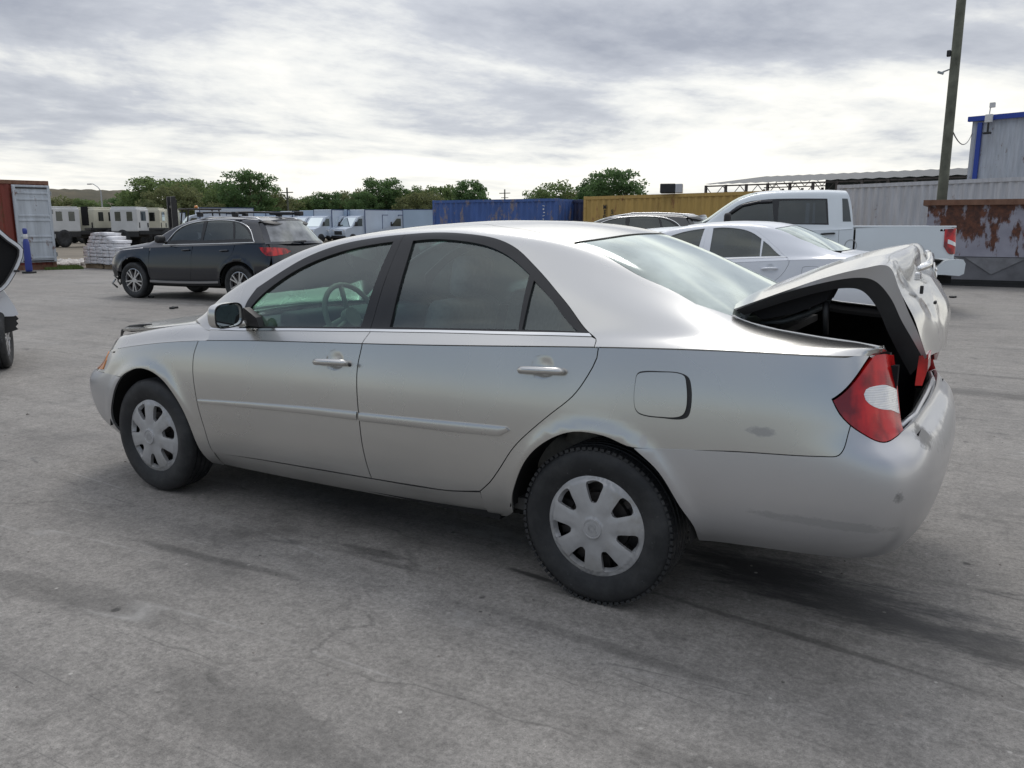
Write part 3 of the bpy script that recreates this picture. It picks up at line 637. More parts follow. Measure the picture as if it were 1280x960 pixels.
# ---------------------------------------------------------------- ground
gm = mat('yard_pavement', (.2, .2, .19), .85); b = NB(gm)
big = b.noise(.22, 5, .6); mid = b.noise(1.1, 8, .68, loc=(3, 7, 0)); fine = b.noise(55, 3, .7); grit = b.noise(210, 2, .6)
stk = b.noise(2.2, 7, .66, sc=(.16, 1.5, 1), rot=(0, 0, R(-4))); stk2 = b.noise(5.5, 6, .7, sc=(.05, 1.1, 1), rot=(0, 0, R(5)), loc=(3, 1, 0))
c = b.ramp(big, [(.3, (.205, .191, .174)), (.7, (.262, .248, .229))])
c = b.mix(.75, c, b.ramp(mid, [(.28, .42), (.46, .92), (.75, 1.28)]), 'MULTIPLY')
c = b.mix(.45, c, b.ramp(stk, [(.32, .52), (.46, .96), (.72, 1.16)]), 'MULTIPLY')
m4 = b.noise(4.5, 9, .78, loc=(1, 2, 0), dist=.4); m9 = b.noise(16, 6, .72, loc=(8, 2, 0))
c = b.mix(.75, c, b.ramp(m4, [(.30, .66), (.47, .98), (.56, 1.02), (.72, 1.20)]), 'MULTIPLY')
c = b.mix(.6, c, b.ramp(m9, [(.32, .60), (.50, 1.), (.70, 1.3)]), 'MULTIPLY')
c = b.mix(.3, c, b.ramp(stk2, [(.33, .45), (.42, 1.), (.62, 1.), (.70, 1.35)]), 'MULTIPLY')
c = b.mix(.55, c, b.ramp(fine, [(.3, .45), (.7, 1.5)]), 'MULTIPLY')
c = b.mix(.75, c, b.ramp(grit, [(.33, .55), (.45, 1.), (.60, 1.), (.70, 1.5)]), 'MULTIPLY')
# dark drips, patches with a ragged edge, and the oil stain behind the rear wheel with some bumper shade painted in
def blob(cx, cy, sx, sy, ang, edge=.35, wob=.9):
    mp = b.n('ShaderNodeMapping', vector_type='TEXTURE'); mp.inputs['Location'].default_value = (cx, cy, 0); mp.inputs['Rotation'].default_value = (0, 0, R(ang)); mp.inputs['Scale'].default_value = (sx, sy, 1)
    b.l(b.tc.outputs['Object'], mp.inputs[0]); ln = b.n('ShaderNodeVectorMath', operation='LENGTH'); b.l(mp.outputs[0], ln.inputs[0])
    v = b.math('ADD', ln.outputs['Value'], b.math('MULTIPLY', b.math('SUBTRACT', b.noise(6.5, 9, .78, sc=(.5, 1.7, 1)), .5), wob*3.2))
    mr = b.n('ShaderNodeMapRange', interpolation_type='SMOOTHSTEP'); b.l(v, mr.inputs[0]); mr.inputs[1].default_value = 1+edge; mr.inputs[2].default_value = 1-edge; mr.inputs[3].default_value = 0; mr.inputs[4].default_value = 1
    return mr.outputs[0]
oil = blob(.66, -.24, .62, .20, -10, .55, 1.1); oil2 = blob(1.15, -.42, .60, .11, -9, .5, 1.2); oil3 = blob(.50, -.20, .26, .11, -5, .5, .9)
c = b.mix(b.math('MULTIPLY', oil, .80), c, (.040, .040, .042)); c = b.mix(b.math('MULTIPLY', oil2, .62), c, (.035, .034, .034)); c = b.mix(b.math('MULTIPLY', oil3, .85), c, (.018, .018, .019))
for (cx, cy, sx, sy, an, k) in ((-.34, -.76, .14, .020, -6, .85), (-1.09, -.915, .17, .035, 2, .55), (-.95, -.985, .10, .015, 0, .4), (-2.9, -.2, .5, .10, 4, .35), (-3.4, .1, .3, .08, 0, .4), (2.6, 4.6, 2.2, .18, -3, .5), (3.4, 5.6, 2.6, .10, -2, .35), (.2, -1.15, .5, .03, -3, .3), (.75, -.72, .60, .018, -7, .5), (1.9, -.55, .8, .02, -5, .35), (-1.9, -1.9, .7, .10, 8, .35), (-.6, -2.1, .5, .12, -4, .35), (.9, -1.6, .4, .09, 12, .35), (-1.7, -1.35, .5, .03, 5, .5), (-6.5, 2.0, 1.0, .12, 10, .4), (-7.5, 3.6, .8, .08, 14, .4)):
    c = b.mix(b.math('MULTIPLY', blob(cx, cy, sx, sy, an, .4, .7), k), c, (.03, .029, .027))
vo = b.n('ShaderNodeTexVoronoi'); vo.inputs['Scale'].default_value = 2.3; vo.inputs['Randomness'].default_value = 1; b.l(b.tc.outputs['Object'], vo.inputs['Vector'])
sp = b.math('MULTIPLY', b.ramp(b.math('ADD', vo.outputs['Distance'], b.math('MULTIPLY', b.noise(22, 4), .05)), [(.060, 1.), (.080, 0.)]), b.ramp(b.noise(.9, 2, loc=(9, 9, 0)), [(.36, 0.), (.44, 1.)]))
c = b.mix(b.math('MULTIPLY', sp, .85), c, (.035, .033, .030))
vo2 = b.n('ShaderNodeTexVoronoi'); vo2.inputs['Scale'].default_value = 9; b.l(b.tc.outputs['Object'], vo2.inputs['Vector'])
sp2 = b.math('MULTIPLY', b.ramp(vo2.outputs['Distance'], [(.05, 1.), (.08, 0.)]), b.ramp(b.noise(2.4, 2, loc=(2, 5, 0)), [(.48, 0.), (.55, 1.)]))
c = b.mix(b.math('MULTIPLY', sp2, .8), c, b.ramp(b.noise(6, 1, loc=(4, 0, 0)), [(.47, (.04, .038, .034)), (.53, (.42, .40, .37))]))
# long hairline scratches and pale scuffs
for (ang, loc, th, col, am) in ((-6, (0, 2, 0), .018, (.40, .39, .37), .5), (7, (5, 1, 0), .012, (.03, .03, .03), .7), (-14, (2, 8, 0), .010, (.04, .04, .04), .6)):
    wv = b.n('ShaderNodeTexNoise'); mp = b.n('ShaderNodeMapping'); mp.inputs['Rotation'].default_value = (0, 0, R(ang)); mp.inputs['Scale'].default_value = (.10, 1.6, 1); mp.inputs['Location'].default_value = loc
    b.l(b.tc.outputs['Object'], mp.inputs[0]); b.l(mp.outputs[0], wv.inputs['Vector']); wv.inputs['Scale'].default_value = 1.1; wv.inputs['Detail'].default_value = 1.5
    ln = b.math('ABSOLUTE', b.math('SUBTRACT', wv.outputs[0], .5)); f = b.ramp(ln, [(0., 1.), (th*.35, 0.)])
    br = b.ramp(b.noise(1.6, 5, .7, loc=loc), [(.50, 0.), (.62, 1.)]); c = b.mix(b.math('MULTIPLY', b.math('MULTIPLY', f, br), am), c, col)
# fine cracks
ck = b.n('ShaderNodeTexVoronoi', feature='DISTANCE_TO_EDGE'); ck.inputs['Scale'].default_value = .55; mpc = b.n('ShaderNodeMapping'); b.l(b.tc.outputs['Object'], mpc.inputs[0]); mpc.inputs['Scale'].default_value = (.6, 1.5, 1)
wb = b.n('ShaderNodeVectorMath', operation='ADD'); nz = b.n('ShaderNodeTexNoise'); nz.inputs['Scale'].default_value = 3.5; nz.inputs['Detail'].default_value = 8; b.l(mpc.outputs[0], nz.inputs['Vector']); b.l(mpc.outputs[0], wb.inputs[0])
sc_ = b.n('ShaderNodeVectorMath', operation='SCALE'); sc_.inputs['Scale'].default_value = .35; b.l(nz.outputs['Color'], sc_.inputs[0]); b.l(sc_.outputs[0], wb.inputs[1]); b.l(wb.outputs[0], ck.inputs['Vector'])
ckm = b.math('MULTIPLY', b.ramp(ck.outputs['Distance'], [(.0, 1.), (.006, 0.)]), b.ramp(b.noise(1.1, 4, .6, loc=(6, 1, 0)), [(.50, 0.), (.60, 1.)])); c = b.mix(b.math('MULTIPLY', ckm, .5), c, (.05, .048, .044))
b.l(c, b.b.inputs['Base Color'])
b.l(b.ramp(mid, [(.3, .62), (.7, .9)]), b.b.inputs['Roughness'])
hsum = b.math('ADD', b.math('MULTIPLY', grit, .5), b.math('ADD', b.math('MULTIPLY', fine, 1.0), b.math('MULTIPLY', stk, 1.2))); b.bump(hsum, .45, .006)
g = MB(); n = 48
gx = np.concatenate([-np.geomspace(900, 12, 14), np.linspace(-10, 10, 20), np.geomspace(12, 900, 14)])
gv = [(x, y, 0) for x in gx for y in gx]; k = len(gx)
g.add(gv, [(i*k+j, (i+1)*k+j, (i+1)*k+j+1, i*k+j+1) for i in range(k-1) for j in range(k-1)])
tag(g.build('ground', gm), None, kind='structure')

# ---------------------------------------------------------------- the sedan
P_ = POLY
def arch_pts(S, cx, cz, r, t0, t1, n=16):
    return [S.at(x=cx+r*cos(R(t)), z=cz+r*sin(R(t))) for t in np.linspace(t0, t1, n)]
def handle(parent, S, a, b, side, L, name='door_handle', m=None, key=True):
    p = S(np.array([a]), np.array([b]))[0]; nn = S.nrm(np.array([a]), np.array([b]))[0]
    p = p*np.array([1, side, 1]); nn = Vector(nn*np.array([1, side, 1])); p = Vector(p)
    h = MB(); pts = []; rr = []
    for i in range(13):
        t = i/12; q = p+Vector(((t-.5)*L, 0, .012*(t-.5)*L/.2)); off = .012+.026*math.sin(pi*min(1, max(0, t)))**.5
        pts.append(q+nn*(off-.004)); rr.append(.0155 if 0 < i < 12 else .007)
    h.path(pts, rr, 12)
    return h.build(name, m or M['silver'], parent, True)
def car_seat(name, loc, parent, w_=.50, col=None):
    s = empty(name, loc); s.parent = parent; c_ = col or M['seat']
    a = MB(); a.bbox((0, 0, .02), (.52, w_, .16), .05); a.build('cushion', c_, s, True)
    a = MB(); a.bbox((.30, 0, .34), (.14, w_, .62), .06, rot=(0, R(14), 0)); a.build('backrest', c_, s, True)
    a = MB(); a.bbox((.40, 0, .74), (.10, w_*.52, .20), .045, rot=(0, R(10), 0)); a.tube((.38, -.05, .6), (.39, -.05, .7), .006); a.tube((.38, .05, .6), (.39, .05, .7), .006); a.build('headrest', c_, s, True)
    return s
def make_sedan(name, body=None, bumper=None, trunk_open=False, loc=(0, 0, 0), rz=0., wheel='cover', detail=True, glass=None):
    body = body or M['silver']; bumper = bumper or body
    gl = glass or (M['glass'], M['glassdark'], M['backlight'])
    root = empty(name, loc, rz)
    for side in (-1, 1):
        pn = lambda nm, S, poly, m, par=root, **k: panel(nm, S, poly, m, par, side, **k)
        pn('fender', SL, P_['fender'], body)
        q = pn('body_side', SU, P_['body_side'], body, gap=.0015)
        qp = pn('rear_quarter', SL, P_['quarter'], body)
        pn('rocker_sill', SL, P_['rocker'], body, off=-.006)
        for (dn, pf, hx) in (('front_door', 'front', (.4847, .90)), ('rear_door', 'rear', (.6192, .925))):
            d = pn(dn, SL, P_[dn], body, holes=[P_['pocket_'+pf]])
            pn('door_shoulder', SU, P_['strip_'+pf], body, par=d, gap=.0018)
            pn('chrome_strip', SU, P_['chrome_'+pf], M['chrome'], par=d, gap=.0003, off=.003, res=.03)
            fr = pn('window_frame', SU, P_['frame_'+pf], M['frameblack'], par=d, gap=.0012, off=.001, res=.03, holes=[P_['glass_front']] if pf == 'front' else [P_['glass_rear'], P_['glass_quarter']])
            pn('window_glass', SU, P_['glass_'+pf], gl[0] if pf == 'front' else gl[1], par=d, gap=-.004, off=-.010, flange=0, res=.06)
            if pf == 'rear': pn('quarter_glass', SU, P_['glass_quarter'], gl[1], par=d, gap=-.004, off=-.010, flange=0, res=.06)
            mq = np.array(P_['molding_'+pf]); h_ = len(mq)//2
            def mold(P, Nn, mq=mq, h_=h_):
                T_ = SL(mq[:h_, 0], mq[:h_, 1]); B_ = SL(mq[h_:, 0], mq[h_:, 1]); T_ = T_[np.argsort(T_[:, 0])]; B_ = B_[np.argsort(B_[:, 0])]
                zt = np.interp(P[:, 0], T_[:, 0], T_[:, 2]); zb_ = np.interp(P[:, 0], B_[:, 0], B_[:, 2]); w_ = np.clip((P[:, 2]-(zt+zb_)/2)/np.maximum((zt-zb_)/2, .004), -1, 1)
                Q = P+Nn*(.004*(1-w_**2))[:, None]; Nn = Nn+np.array([0, 0, 1.])*(.38*w_)[:, None]; return Q, Nn/np.linalg.norm(Nn, axis=1, keepdims=True)
            pn('side_molding', SL, P_['molding_'+pf], body, par=d, gap=0, off=.008, res=.012, step=.02, flange=.012, fn=mold)
            # dished pocket behind the handle
            pk = np.array(P_['pocket_'+pf]); c0 = pk.mean(0)
            def dish(P, Nn, c0=c0):
                cc = SL(c0[:1], c0[1:])[0]; r_ = np.hypot((P[:, 0]-cc[0])/.055, (P[:, 2]-cc[2])/.05); return P-Nn*(.030*np.clip(1-r_**2, 0, 1))[:, None], Nn+np.stack([(P[:, 0]-cc[0])*-16, 0*r_, (P[:, 2]-cc[2])*-16], 1)*np.clip(1-r_, 0, 1)[:, None]
            pn('handle_pocket', SL, P_['pocket_'+pf], body, par=d, gap=-.001, flange=0, res=.012, step=.006, corner=80, fn=dish)
            hd = handle(d, SL, hx[0]+(.000 if pf == 'front' else 0.), hx[1], side, .205, m=body)
            if side < 0 or not trunk_open:
                k_ = MB(); pp = SL(np.array([hx[0]+.014]), np.array([hx[1]]))[0]*np.array([1, side, 1]); k_.lathe([(0, 0), (.008, 0), (.009, .004)], 16, c=(pp[0]+.01, pp[1]+side*.034, pp[2]+.002))
                if pf == 'front': k_.build('key_lock', M['black'], hd)
        pn('headlamp', SL, P_['headlight'], M['headlens'], off=.001, flange=.03)
        ind = pn('turn_signal', SL, [(.150, .72), (.150, .97), (.185, .99), (.215, .90), (.222, .76), (.19, .735)], M['amber'], off=.004, flange=.004, res=.02)
        # tail lamp
        tl = pn('tail_lamp', SL, P_['taillight'], M['red'], off=.007, flange=.05, gap=.003, holes=[P_['tail_lens']])
        pn('reverse_lens', SL, P_['tail_lens'], M['lens'], par=tl, off=.008, gap=0, flange=.006, res=.02, corner=80)
        # fuel flap
        if side < 0:
            fp = pn('fuel_pocket', SL, P_['fuel_pocket'], M['black'], gap=0, off=.0006, flange=0, res=.02, step=.008, corner=80)
            pn('fuel_flap', SL, P_['fuel_door'], body, par=fp, gap=.001, off=.0075, res=.02, step=.008, flange=.006, corner=80)
        # wing top
        pn('fender_top', SH, [(-3.1, 0.), (-2.85, 0.), (-2.55, 0.), (-2.23, 0.), (-2.20, .10), (-2.20, .36), (-2.52, .36), (-2.8, .36), (-3.1, .36), (-3.3, .40), (-3.34, .30), (-3.25, .12), (-3.15, .04)], body, gap=.0015)
        # inner arch, splash liners
        for cx in (-2.72, 0.):
            wl = MB(); wl.lathe([(.385, .868), (.392, .60), (.36, .45), (0, .45)], 40, c=(cx, 0, .325), arc=(.02, pi-.02))
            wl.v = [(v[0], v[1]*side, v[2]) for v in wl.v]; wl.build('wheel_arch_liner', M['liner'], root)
            lip = SL.at(x=cx, z=.71)
        # mirror
        mr = MB(); cx, cy, cz = -1.99, .935, 1.047
        V = []; rows = 14
        for i in range(rows+1):
            t = i/rows; f = max(.02, math.sin(pi*.5*min(1, (1-t)*1.9+.0)))**.6 if t > .45 else 1.
            yy = cy-.11+.0*t; 
            for j in range(20):
                u = 2*pi*j/20; cu, su = cos(u), sin(u); e_ = .55
                a_ = abs(cu)**e_*(1 if cu > 0 else -1); s_ = abs(su)**e_*(1 if su > 0 else -1)
                V.append(((cx+.05-.10*t), (cy+a_*.084*f)*side, cz+s_*.060*f-.004*a_))
        F = [(i*20+j, i*20+(j+1) % 20, (i+1)*20+(j+1) % 20, (i+1)*20+j) for i in range(rows) for j in range(20)]+[tuple(range(rows*20, rows*20+20))]
        mr.add(V, F, True); mr.path([(cx+.0, (cy-.08)*side, cz-.045), (cx+.02, (cy-.10)*side, cz-.05), (cx+.03, .80*side, cz-.05)], .020, 10)
        mo = mr.build('door_mirror', body, root)
        g_ = MB(); V = []
        for rr_ in (.0, .90, 1.):
            for j in range(28):
                u = 2*pi*j/28; cu, su = cos(u), sin(u); a_ = abs(cu)**.55*(1 if cu > 0 else -1); s_ = abs(su)**.55*(1 if su > 0 else -1)
                V.append((cx+.045-.006*(rr_ < 1), (cy+a_*.078*rr_)*side, cz+s_*.055*rr_-.003*a_))
        g_.add(V, [(i*28+j, i*28+(j+1) % 28, (i+1)*28+(j+1) % 28, (i+1)*28+j) for i in range(2) for j in range(28)], False); g_.build('mirror_glass', M['mirror'], mo)
        bz = MB(); V = []
        for (rr_, xx) in ((1., .041), (1.045, .053), (1.07, .047)):
            for j in range(28):
                u = 2*pi*j/28; cu, su = cos(u), sin(u); a_ = abs(cu)**.55*(1 if cu > 0 else -1); s_ = abs(su)**.55*(1 if su > 0 else -1)
                V.append((cx+xx, (cy+a_*.080*rr_)*side, cz+s_*.057*rr_-.003*a_))
        bz.add(V, [(i*28+j, i*28+(j+1) % 28, (i+1)*28+(j+1) % 28, (i+1)*28+j) for i in range(2) for j in range(28)], True); bz.build('mirror_rim', M['black'], mo)
        sb = MB(); sb.prism([(-2.03, .985), (-1.86, .985), (-1.88, 1.03), (-1.965, 1.075)], side*.785, side*.825); sb.build('mirror_base', M['black'], mo)
    # one-piece panels across the car
    full = lambda nm, S, poly, m, **k: panel(nm, S, poly, m, root, 1, **k)
    mir = lambda pts: [(a, 2-b) for a, b in pts[::-1]]
    rf = P_['ditch']+[(-1.53, .88), (-1.56, 1.)]
    sm = [(-.205, .80), (-.165, .92), (-.155, 1.)]
    full('roof', SU, rf+mir(rf[:-1])+mir(sm[:-1])[:0]+[(a, 2-b) for a, b in sm[:-1]]+sm[::-1], body, gap=.003, res=.05)
    wsp = P_['ws']; wt = [(-1.53, .88), (-1.56, 1.)]; wb = [(-2.57, .80), (-2.585, 1.)]
    full('windshield', SU, wsp[::-1]+wt+[(a, 2-b) for a, b in wt[:-1]]+[(a, 2-b) for a, b in wsp]+[(a, 2-b) for a, b in wb[:-1]]+wb[::-1], gl[0], gap=.006, off=-.003, flange=.004, res=.06)
    blp = P_['bl']; bb = [(.50, .78), (.52, 1.)]
    blo = blp[::-1]+sm+[(a, 2-b) for a, b in sm[:-1][::-1]]+[(a, 2-b) for a, b in blp]+[(a, 2-b) for a, b in bb[:-1]]+bb[::-1]
    full('rear_window', SU, blo, gl[2], gap=.012, off=-.003, flange=.004, res=.06)
    bs_ = SL(np.array([0]), np.array([0]))
    # bonnet, slightly sprung, with its bent corner showing the dark gap
    hd = [(-3.30, .42), (-3.1, .375), (-2.8, .365), (-2.40, .365), (-2.36, .55), (-2.40, .8), (-2.42, 1.)]
    def lift(P, Nn):
        k_ = np.exp(-((P[:, 0]+3.25)/.34)**2)*(.014+(.030 if trunk_open else 0)*np.clip(-P[:, 1]*1.6, 0, 1)); Q = P.copy(); Q[:, 2] += k_; return Q, Nn
    full('hood', SH, hd+[(a, 2-b) for a, b in hd[:-1][::-1]]+[(-3.345, 1.4), (-3.355, 1.), (-3.345, .6)], body, gap=.003, res=.05, fn=lift)
    if trunk_open:
        e_ = MB(); e_.path([(-3.33, -.60, .812), (-3.22, -.66, .858), (-3.10, -.69, .893), (-2.98, -.705, .910), (-2.86, -.715, .925)], [.006, .010, .010, .008, .003], 8); e_.build('hood_gap_shade', M['black'], root)  # black strip standing in for the shaded gap under the lifted hood edge
    # bumpers (wrapping round both corners)
    hb = P_['rear_bumper_half']; bsm = P_['bumper_seam']; topr = [(.921, .79), (.95, .80), (1., .80)]
    half = hb[::-1]+bsm[1:]+topr
    full('rear_bumper', SL, [(1., 0.)][:0]+half+[(2-a, b_) for a, b_ in half[:-1][::-1]], bumper, gap=.0025, res=.04, off=.004)
    fa = P_['front_bumper_arch']; hf = fa+[(.135, .70), (.08, .72), (0., .72)]
    hf2 = [(.249, 0.)]+hf
    full('front_bumper', SL, hf2+[(-a, b_) for a, b_ in hf2[:-1][::-1]], bumper, gap=.0025, res=.04, off=.003)
    full('front_grille', SL, [(.124, .73), (.124, .95), (0., .95), (-.124, .95), (-.124, .73), (0, .73)], M['black'], off=-.01, res=.05)
    # underbody and cabin
    u = MB(); u.box((-1.7, 0, .24), (3.2, 1.2, .08)); u.box((.5, 0, .52), (.9, 1.2, .06)); u.box((-1.35, 0, .27), (1.75, 1.60, .06)); u.box((-3.2, 0, .35), (.4, 1.25, .3)); u.box((-2.5, 0, .55), (.15, 1.35, .7)); u.box((-2.9, 0, .6), (.8, 1.2, .16)); u.tube((.6, .3, .40), (1.0, .3, .41), .025); u.tube((-2.72, -.7, .32), (-2.72, .7, .32), .035); u.tube((0, -.7, .32), (0, .7, .32), .04)
    u.build('underbody', M['liner'], root)
    cb = MB()
    for s_ in (-1, 1):
        cb.box((-1.35, s_*.80, .62), (1.65, .03, .66))
    cb.box((-2.25, 0, .74), (.10, 1.52, .40)); cb.box((-1.3, 0, .33), (1.9, 1.6, .05)); cb.build('cabin_floor', M['dash'], root)
    ds = MB(); ds.bbox((-2.12, 0, .90), (.36, 1.46, .16), .06); ds.bbox((-1.93, -.37, .99), (.14, .40, .08), .03); ds.build('dashboard', M['dash'], root, True)
    sw = MB(); V = []
    c0 = Vector((-1.66, -.37, 1.00)); ax = Vector((1, 0, .45)).normalized(); a1 = Vector((0, 1, 0)); a2 = ax.cross(a1)
    sw.path([c0+(a1*cos(t)+a2*sin(t))*.185 for t in [2*pi*i/28 for i in range(29)]], .014, 8)
    for t in (R(200), R(-20), R(90), R(270)): sw.path([c0-ax*.02, c0+(a1*cos(t)+a2*sin(t))*.18], .013, 6)
    sw.tube(c0-ax*.03, c0+ax*.01, .055); sw.tube(c0-ax*.25, c0-ax*.02, .03); sw.build('steering_wheel', M['beige'], root)
    for y in (-.37, .37): car_seat('front_seat', (-1.30, y, .50), root)
    rs = MB(); rs.bbox((-.42, 0, .52), (.52, 1.36, .16), .05); rs.bbox((-.10, 0, .80), (.16, 1.34, .60), .06, rot=(0, R(20), 0))
    rso = rs.build('rear_seat', M['seat'], root, True)
    for y in (-.36, .36): 
        a_ = MB(); a_.bbox((.03, y, 1.13), (.11, .27, .15), .045, rot=(0, R(15), 0)); a_.build('headrest', M['seat'], rso, True)
    sh = MB(); sh.box((.28, 0, 1.035), (.46, 1.30, .03)); sh.build('parcel_shelf', M['dash'], root)
    hl_ = MB()
    if not trunk_open:
        tp = [(.55, .62), (.70, .60), (.85, .53), (.955, .35)]
        full('trunk_lid', SU, [(.55, .62), (.70, .60), (.85, .55), (.97, .50), (.985, .75), (.985, 1.)]+[(.985, 1.25), (.97, 1.5), (.85, 1.45), (.70, 1.40), (.55, 1.38), (.53, 1.2), (.53, 1.), (.53, .8)], body, res=.05)
        full('trunk_face', SL, [(.925, .81), (.925, .995), (1., .995), (1.075, .995), (1.075, .81), (1., .81)], body, res=.05)
    # wheels
    st = 0.
    for cx in (-2.72, 0.):
        for side in (-1, 1):
            wh = make_wheel('wheel', (cx, side*.772, .322), side, parent=root, kind=wheel, phase=R(12) if cx < -1 else R(38), treaded=(trunk_open and side < 0 and cx > -1))
    return root
M['frameblack2'] = noisy('lid_frame_black', (.010, .010, .011), .55, 0, .4, 9)
M['hinge'] = noisy('hinge_grey', (.10, .11, .115), .5, .3, .2, 8)
m_ = mat('mirror_face', (.30, .33, .33), .03, 1.); M['mirror'] = m_
car = make_sedan('silver_sedan', M['silver'], M['silver_bumper'], True)
tag(car, 'silver four-door sedan in the foreground with its dented trunk lid sprung open', 'car')
# ---------------------------------------------------------------- open trunk and its bent lid
def loft_fn(secs):
    """secs: list of (y, [(x,z)...]) -> function (s, y) sampled with smooth interpolation"""
    ys = np.array([q[0] for q in secs]); A = np.array([q[1] for q in secs], float)     # (k, m, 2)
    m_ = A.shape[1]; S0 = np.linspace(0, 1, m_)
    def f(s, y):
        out = []
        for c_ in range(2):
            cols = np.array([np.interp(y, ys, A[:, j, c_]) for j in range(m_)])      # m x n
            i = np.clip((s*(m_-1)).astype(int), 0, m_-2); t = s*(m_-1)-i; n_ = np.arange(len(s))
            p1, p2 = cols[i, n_], cols[i+1, n_]; p0 = cols[np.maximum(i-1, 0), n_]; p3 = cols[np.minimum(i+2, m_-1), n_]
            out.append(.5*(2*p1+(p2-p0)*t+(2*p0-5*p1+4*p2-p3)*t*t+(3*p1-p0-3*p2+p3)*t**3))
        return np.stack([out[0], y, out[1]], 1)
    return f
lidO = loft_fn([(-.61, [(.43, 1.175), (.60, 1.245), (.74, 1.30), (.86, 1.335), (.94, 1.345), (.978, 1.275), (1.012, 1.20), (1.05, 1.125), (1.082, 1.05)]),
                (-.25, [(.395, 1.185), (.59, 1.265), (.74, 1.33), (.865, 1.368), (.95, 1.375), (.995, 1.30), (1.035, 1.215), (1.08, 1.115), (1.098, 1.02)]),
                (.15, [(.375, 1.19), (.58, 1.285), (.74, 1.35), (.87, 1.388), (.95, 1.396), (1.0, 1.32), (1.045, 1.225), (1.092, 1.11), (1.10, .99)]),
                (.61, [(.34, 1.20), (.56, 1.30), (.73, 1.36), (.86, 1.39), (.93, 1.392), (.972, 1.32), (1.02, 1.215), (1.068, 1.08), (1.05, .965)])])
rng = np.random.RandomState(5)
DN = [(rng.uniform(.55, .95), rng.uniform(-.5, .55), rng.uniform(.05, .13), rng.uniform(.06, .20), rng.uniform(-.016, .013)) for _ in range(13)]+[(.62, .15, .07, .35, -.022), (.80, .32, .10, .16, .020), (.5, .4, .05, .12, -.014), (.48, -.3, .04, .2, -.006)]
def lid_grid(name, f, mt, parent, ns=60, ny=56, dent=True, y0=-.61, y1=.61, off=0., s0=0., s1=1.):
    S_, Y_ = np.meshgrid(np.linspace(s0, s1, ns), np.linspace(y0, y1, ny), indexing='ij'); s_, y_ = S_.ravel(), Y_.ravel()
    P = f(s_, y_)
    # the front edge bows forward between the hinges
    P[:, 0] -= .05*(1-(y_/.61)**2)*np.clip(1-s_*2, 0, 1)
    if dent:
        d = sum(a*np.exp(-((s_-c)/ws)**2-((y_-yc)/wy)**2) for c, yc, ws, wy, a in DN); P[:, 0] += d; P[:, 2] += d*.4
        cr = .010*np.maximum(0, 1-np.abs((s_-.66)-(y_-.1)*.22)/.05); P[:, 0] += cr*np.clip((y_+.25)*3, 0, 1)
    P[:, 2] -= off
    m_ = MB(); m_.add([tuple(p) for p in P], [(i*ny+j, i*ny+j+1, (i+1)*ny+j+1, (i+1)*ny+j) for i in range(ns-1) for j in range(ny-1)], True)
    return m_.build(name, mt, parent)
lid = lid_grid('trunk_lid', lidO, M['silver'], car)
tag(lid, 'dented silver trunk lid bent upwards at the rear')
flangeI = loft_fn([(-.61, [(.435, 1.170), (.60, 1.238), (.74, 1.283), (.845, 1.303), (.905, 1.292), (.956, 1.238), (.995, 1.165), (1.037, 1.098), (1.075, 1.036)]),
                   (.61, [(.345, 1.19), (.56, 1.28), (.72, 1.32), (.82, 1.335), (.875, 1.32), (.93, 1.25), (.98, 1.16), (1.02, 1.06), (1.02, .945)])])
frameI = loft_fn([(-.61, [(.465, 1.152), (.61, 1.208), (.735, 1.250), (.818, 1.265), (.870, 1.252), (.918, 1.195), (.955, 1.12), (1.0, 1.04), (1.037, .98)]),
                  (.61, [(.38, 1.17), (.56, 1.245), (.70, 1.28), (.79, 1.295), (.84, 1.28), (.89, 1.21), (.93, 1.11), (.97, 1.01), (.985, .91)])])
def ribbon(name, fa, fb, ya, yb, mt, parent, n=70):
    s_ = np.linspace(0, 1, n); A = fa(s_, np.full(n, ya)); B_ = fb(s_, np.full(n, yb)); m_ = MB(); v = [tuple(p) for p in A]+[tuple(p) for p in B_]
    m_.add(v, [(i, i+1, n+i+1, n+i) for i in range(n-1)], True); return m_.build(name, mt, parent)
lidI = lambda s, y: flangeI(s, np.clip(y, -.61, .61))
for sg in (-1, 1):
    ribbon('lid_flange', lidO, lidI, sg*.61, sg*.603, M['silver_bumper'], lid)
    ribbon('lid_inner_frame', lidI, lambda s, y: frameI(s, y), sg*.603, sg*.585, M['frameblack2'], lid)
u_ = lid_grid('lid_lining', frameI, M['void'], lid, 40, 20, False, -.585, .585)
# lamps on the lid corners
for sg in (-1, 1):
    q = lidO(np.array([1.]), np.array([sg*.61]))[0]; L_ = MB(); x0, z0 = q[0], q[2]
    V = []; 
    ys = np.linspace(.605, .50, 12)
    for y in ys:
        k_ = (y-.50)/.105
        V += [(x0+.004, sg*y, z0+.008), (x0+.006, sg*y, z0-.045), (x0-.006, sg*y, z0-.100*(.6+.4*k_)), (x0-.028, sg*y, z0-.102*(.6+.4*k_)), (x0-.024, sg*y, z0)]
    n_ = 5; L_.add(V, [(i*n_+j, i*n_+(j+1) % n_, (i+1)*n_+(j+1) % n_, (i+1)*n_+j) for i in range(11) for j in range(n_)], True); L_.add(V[:5]+V[-5:], [(0, 1, 2, 3, 4), (9, 8, 7, 6, 5)])
    L_.build('lid_lamp', M['red'], lid)
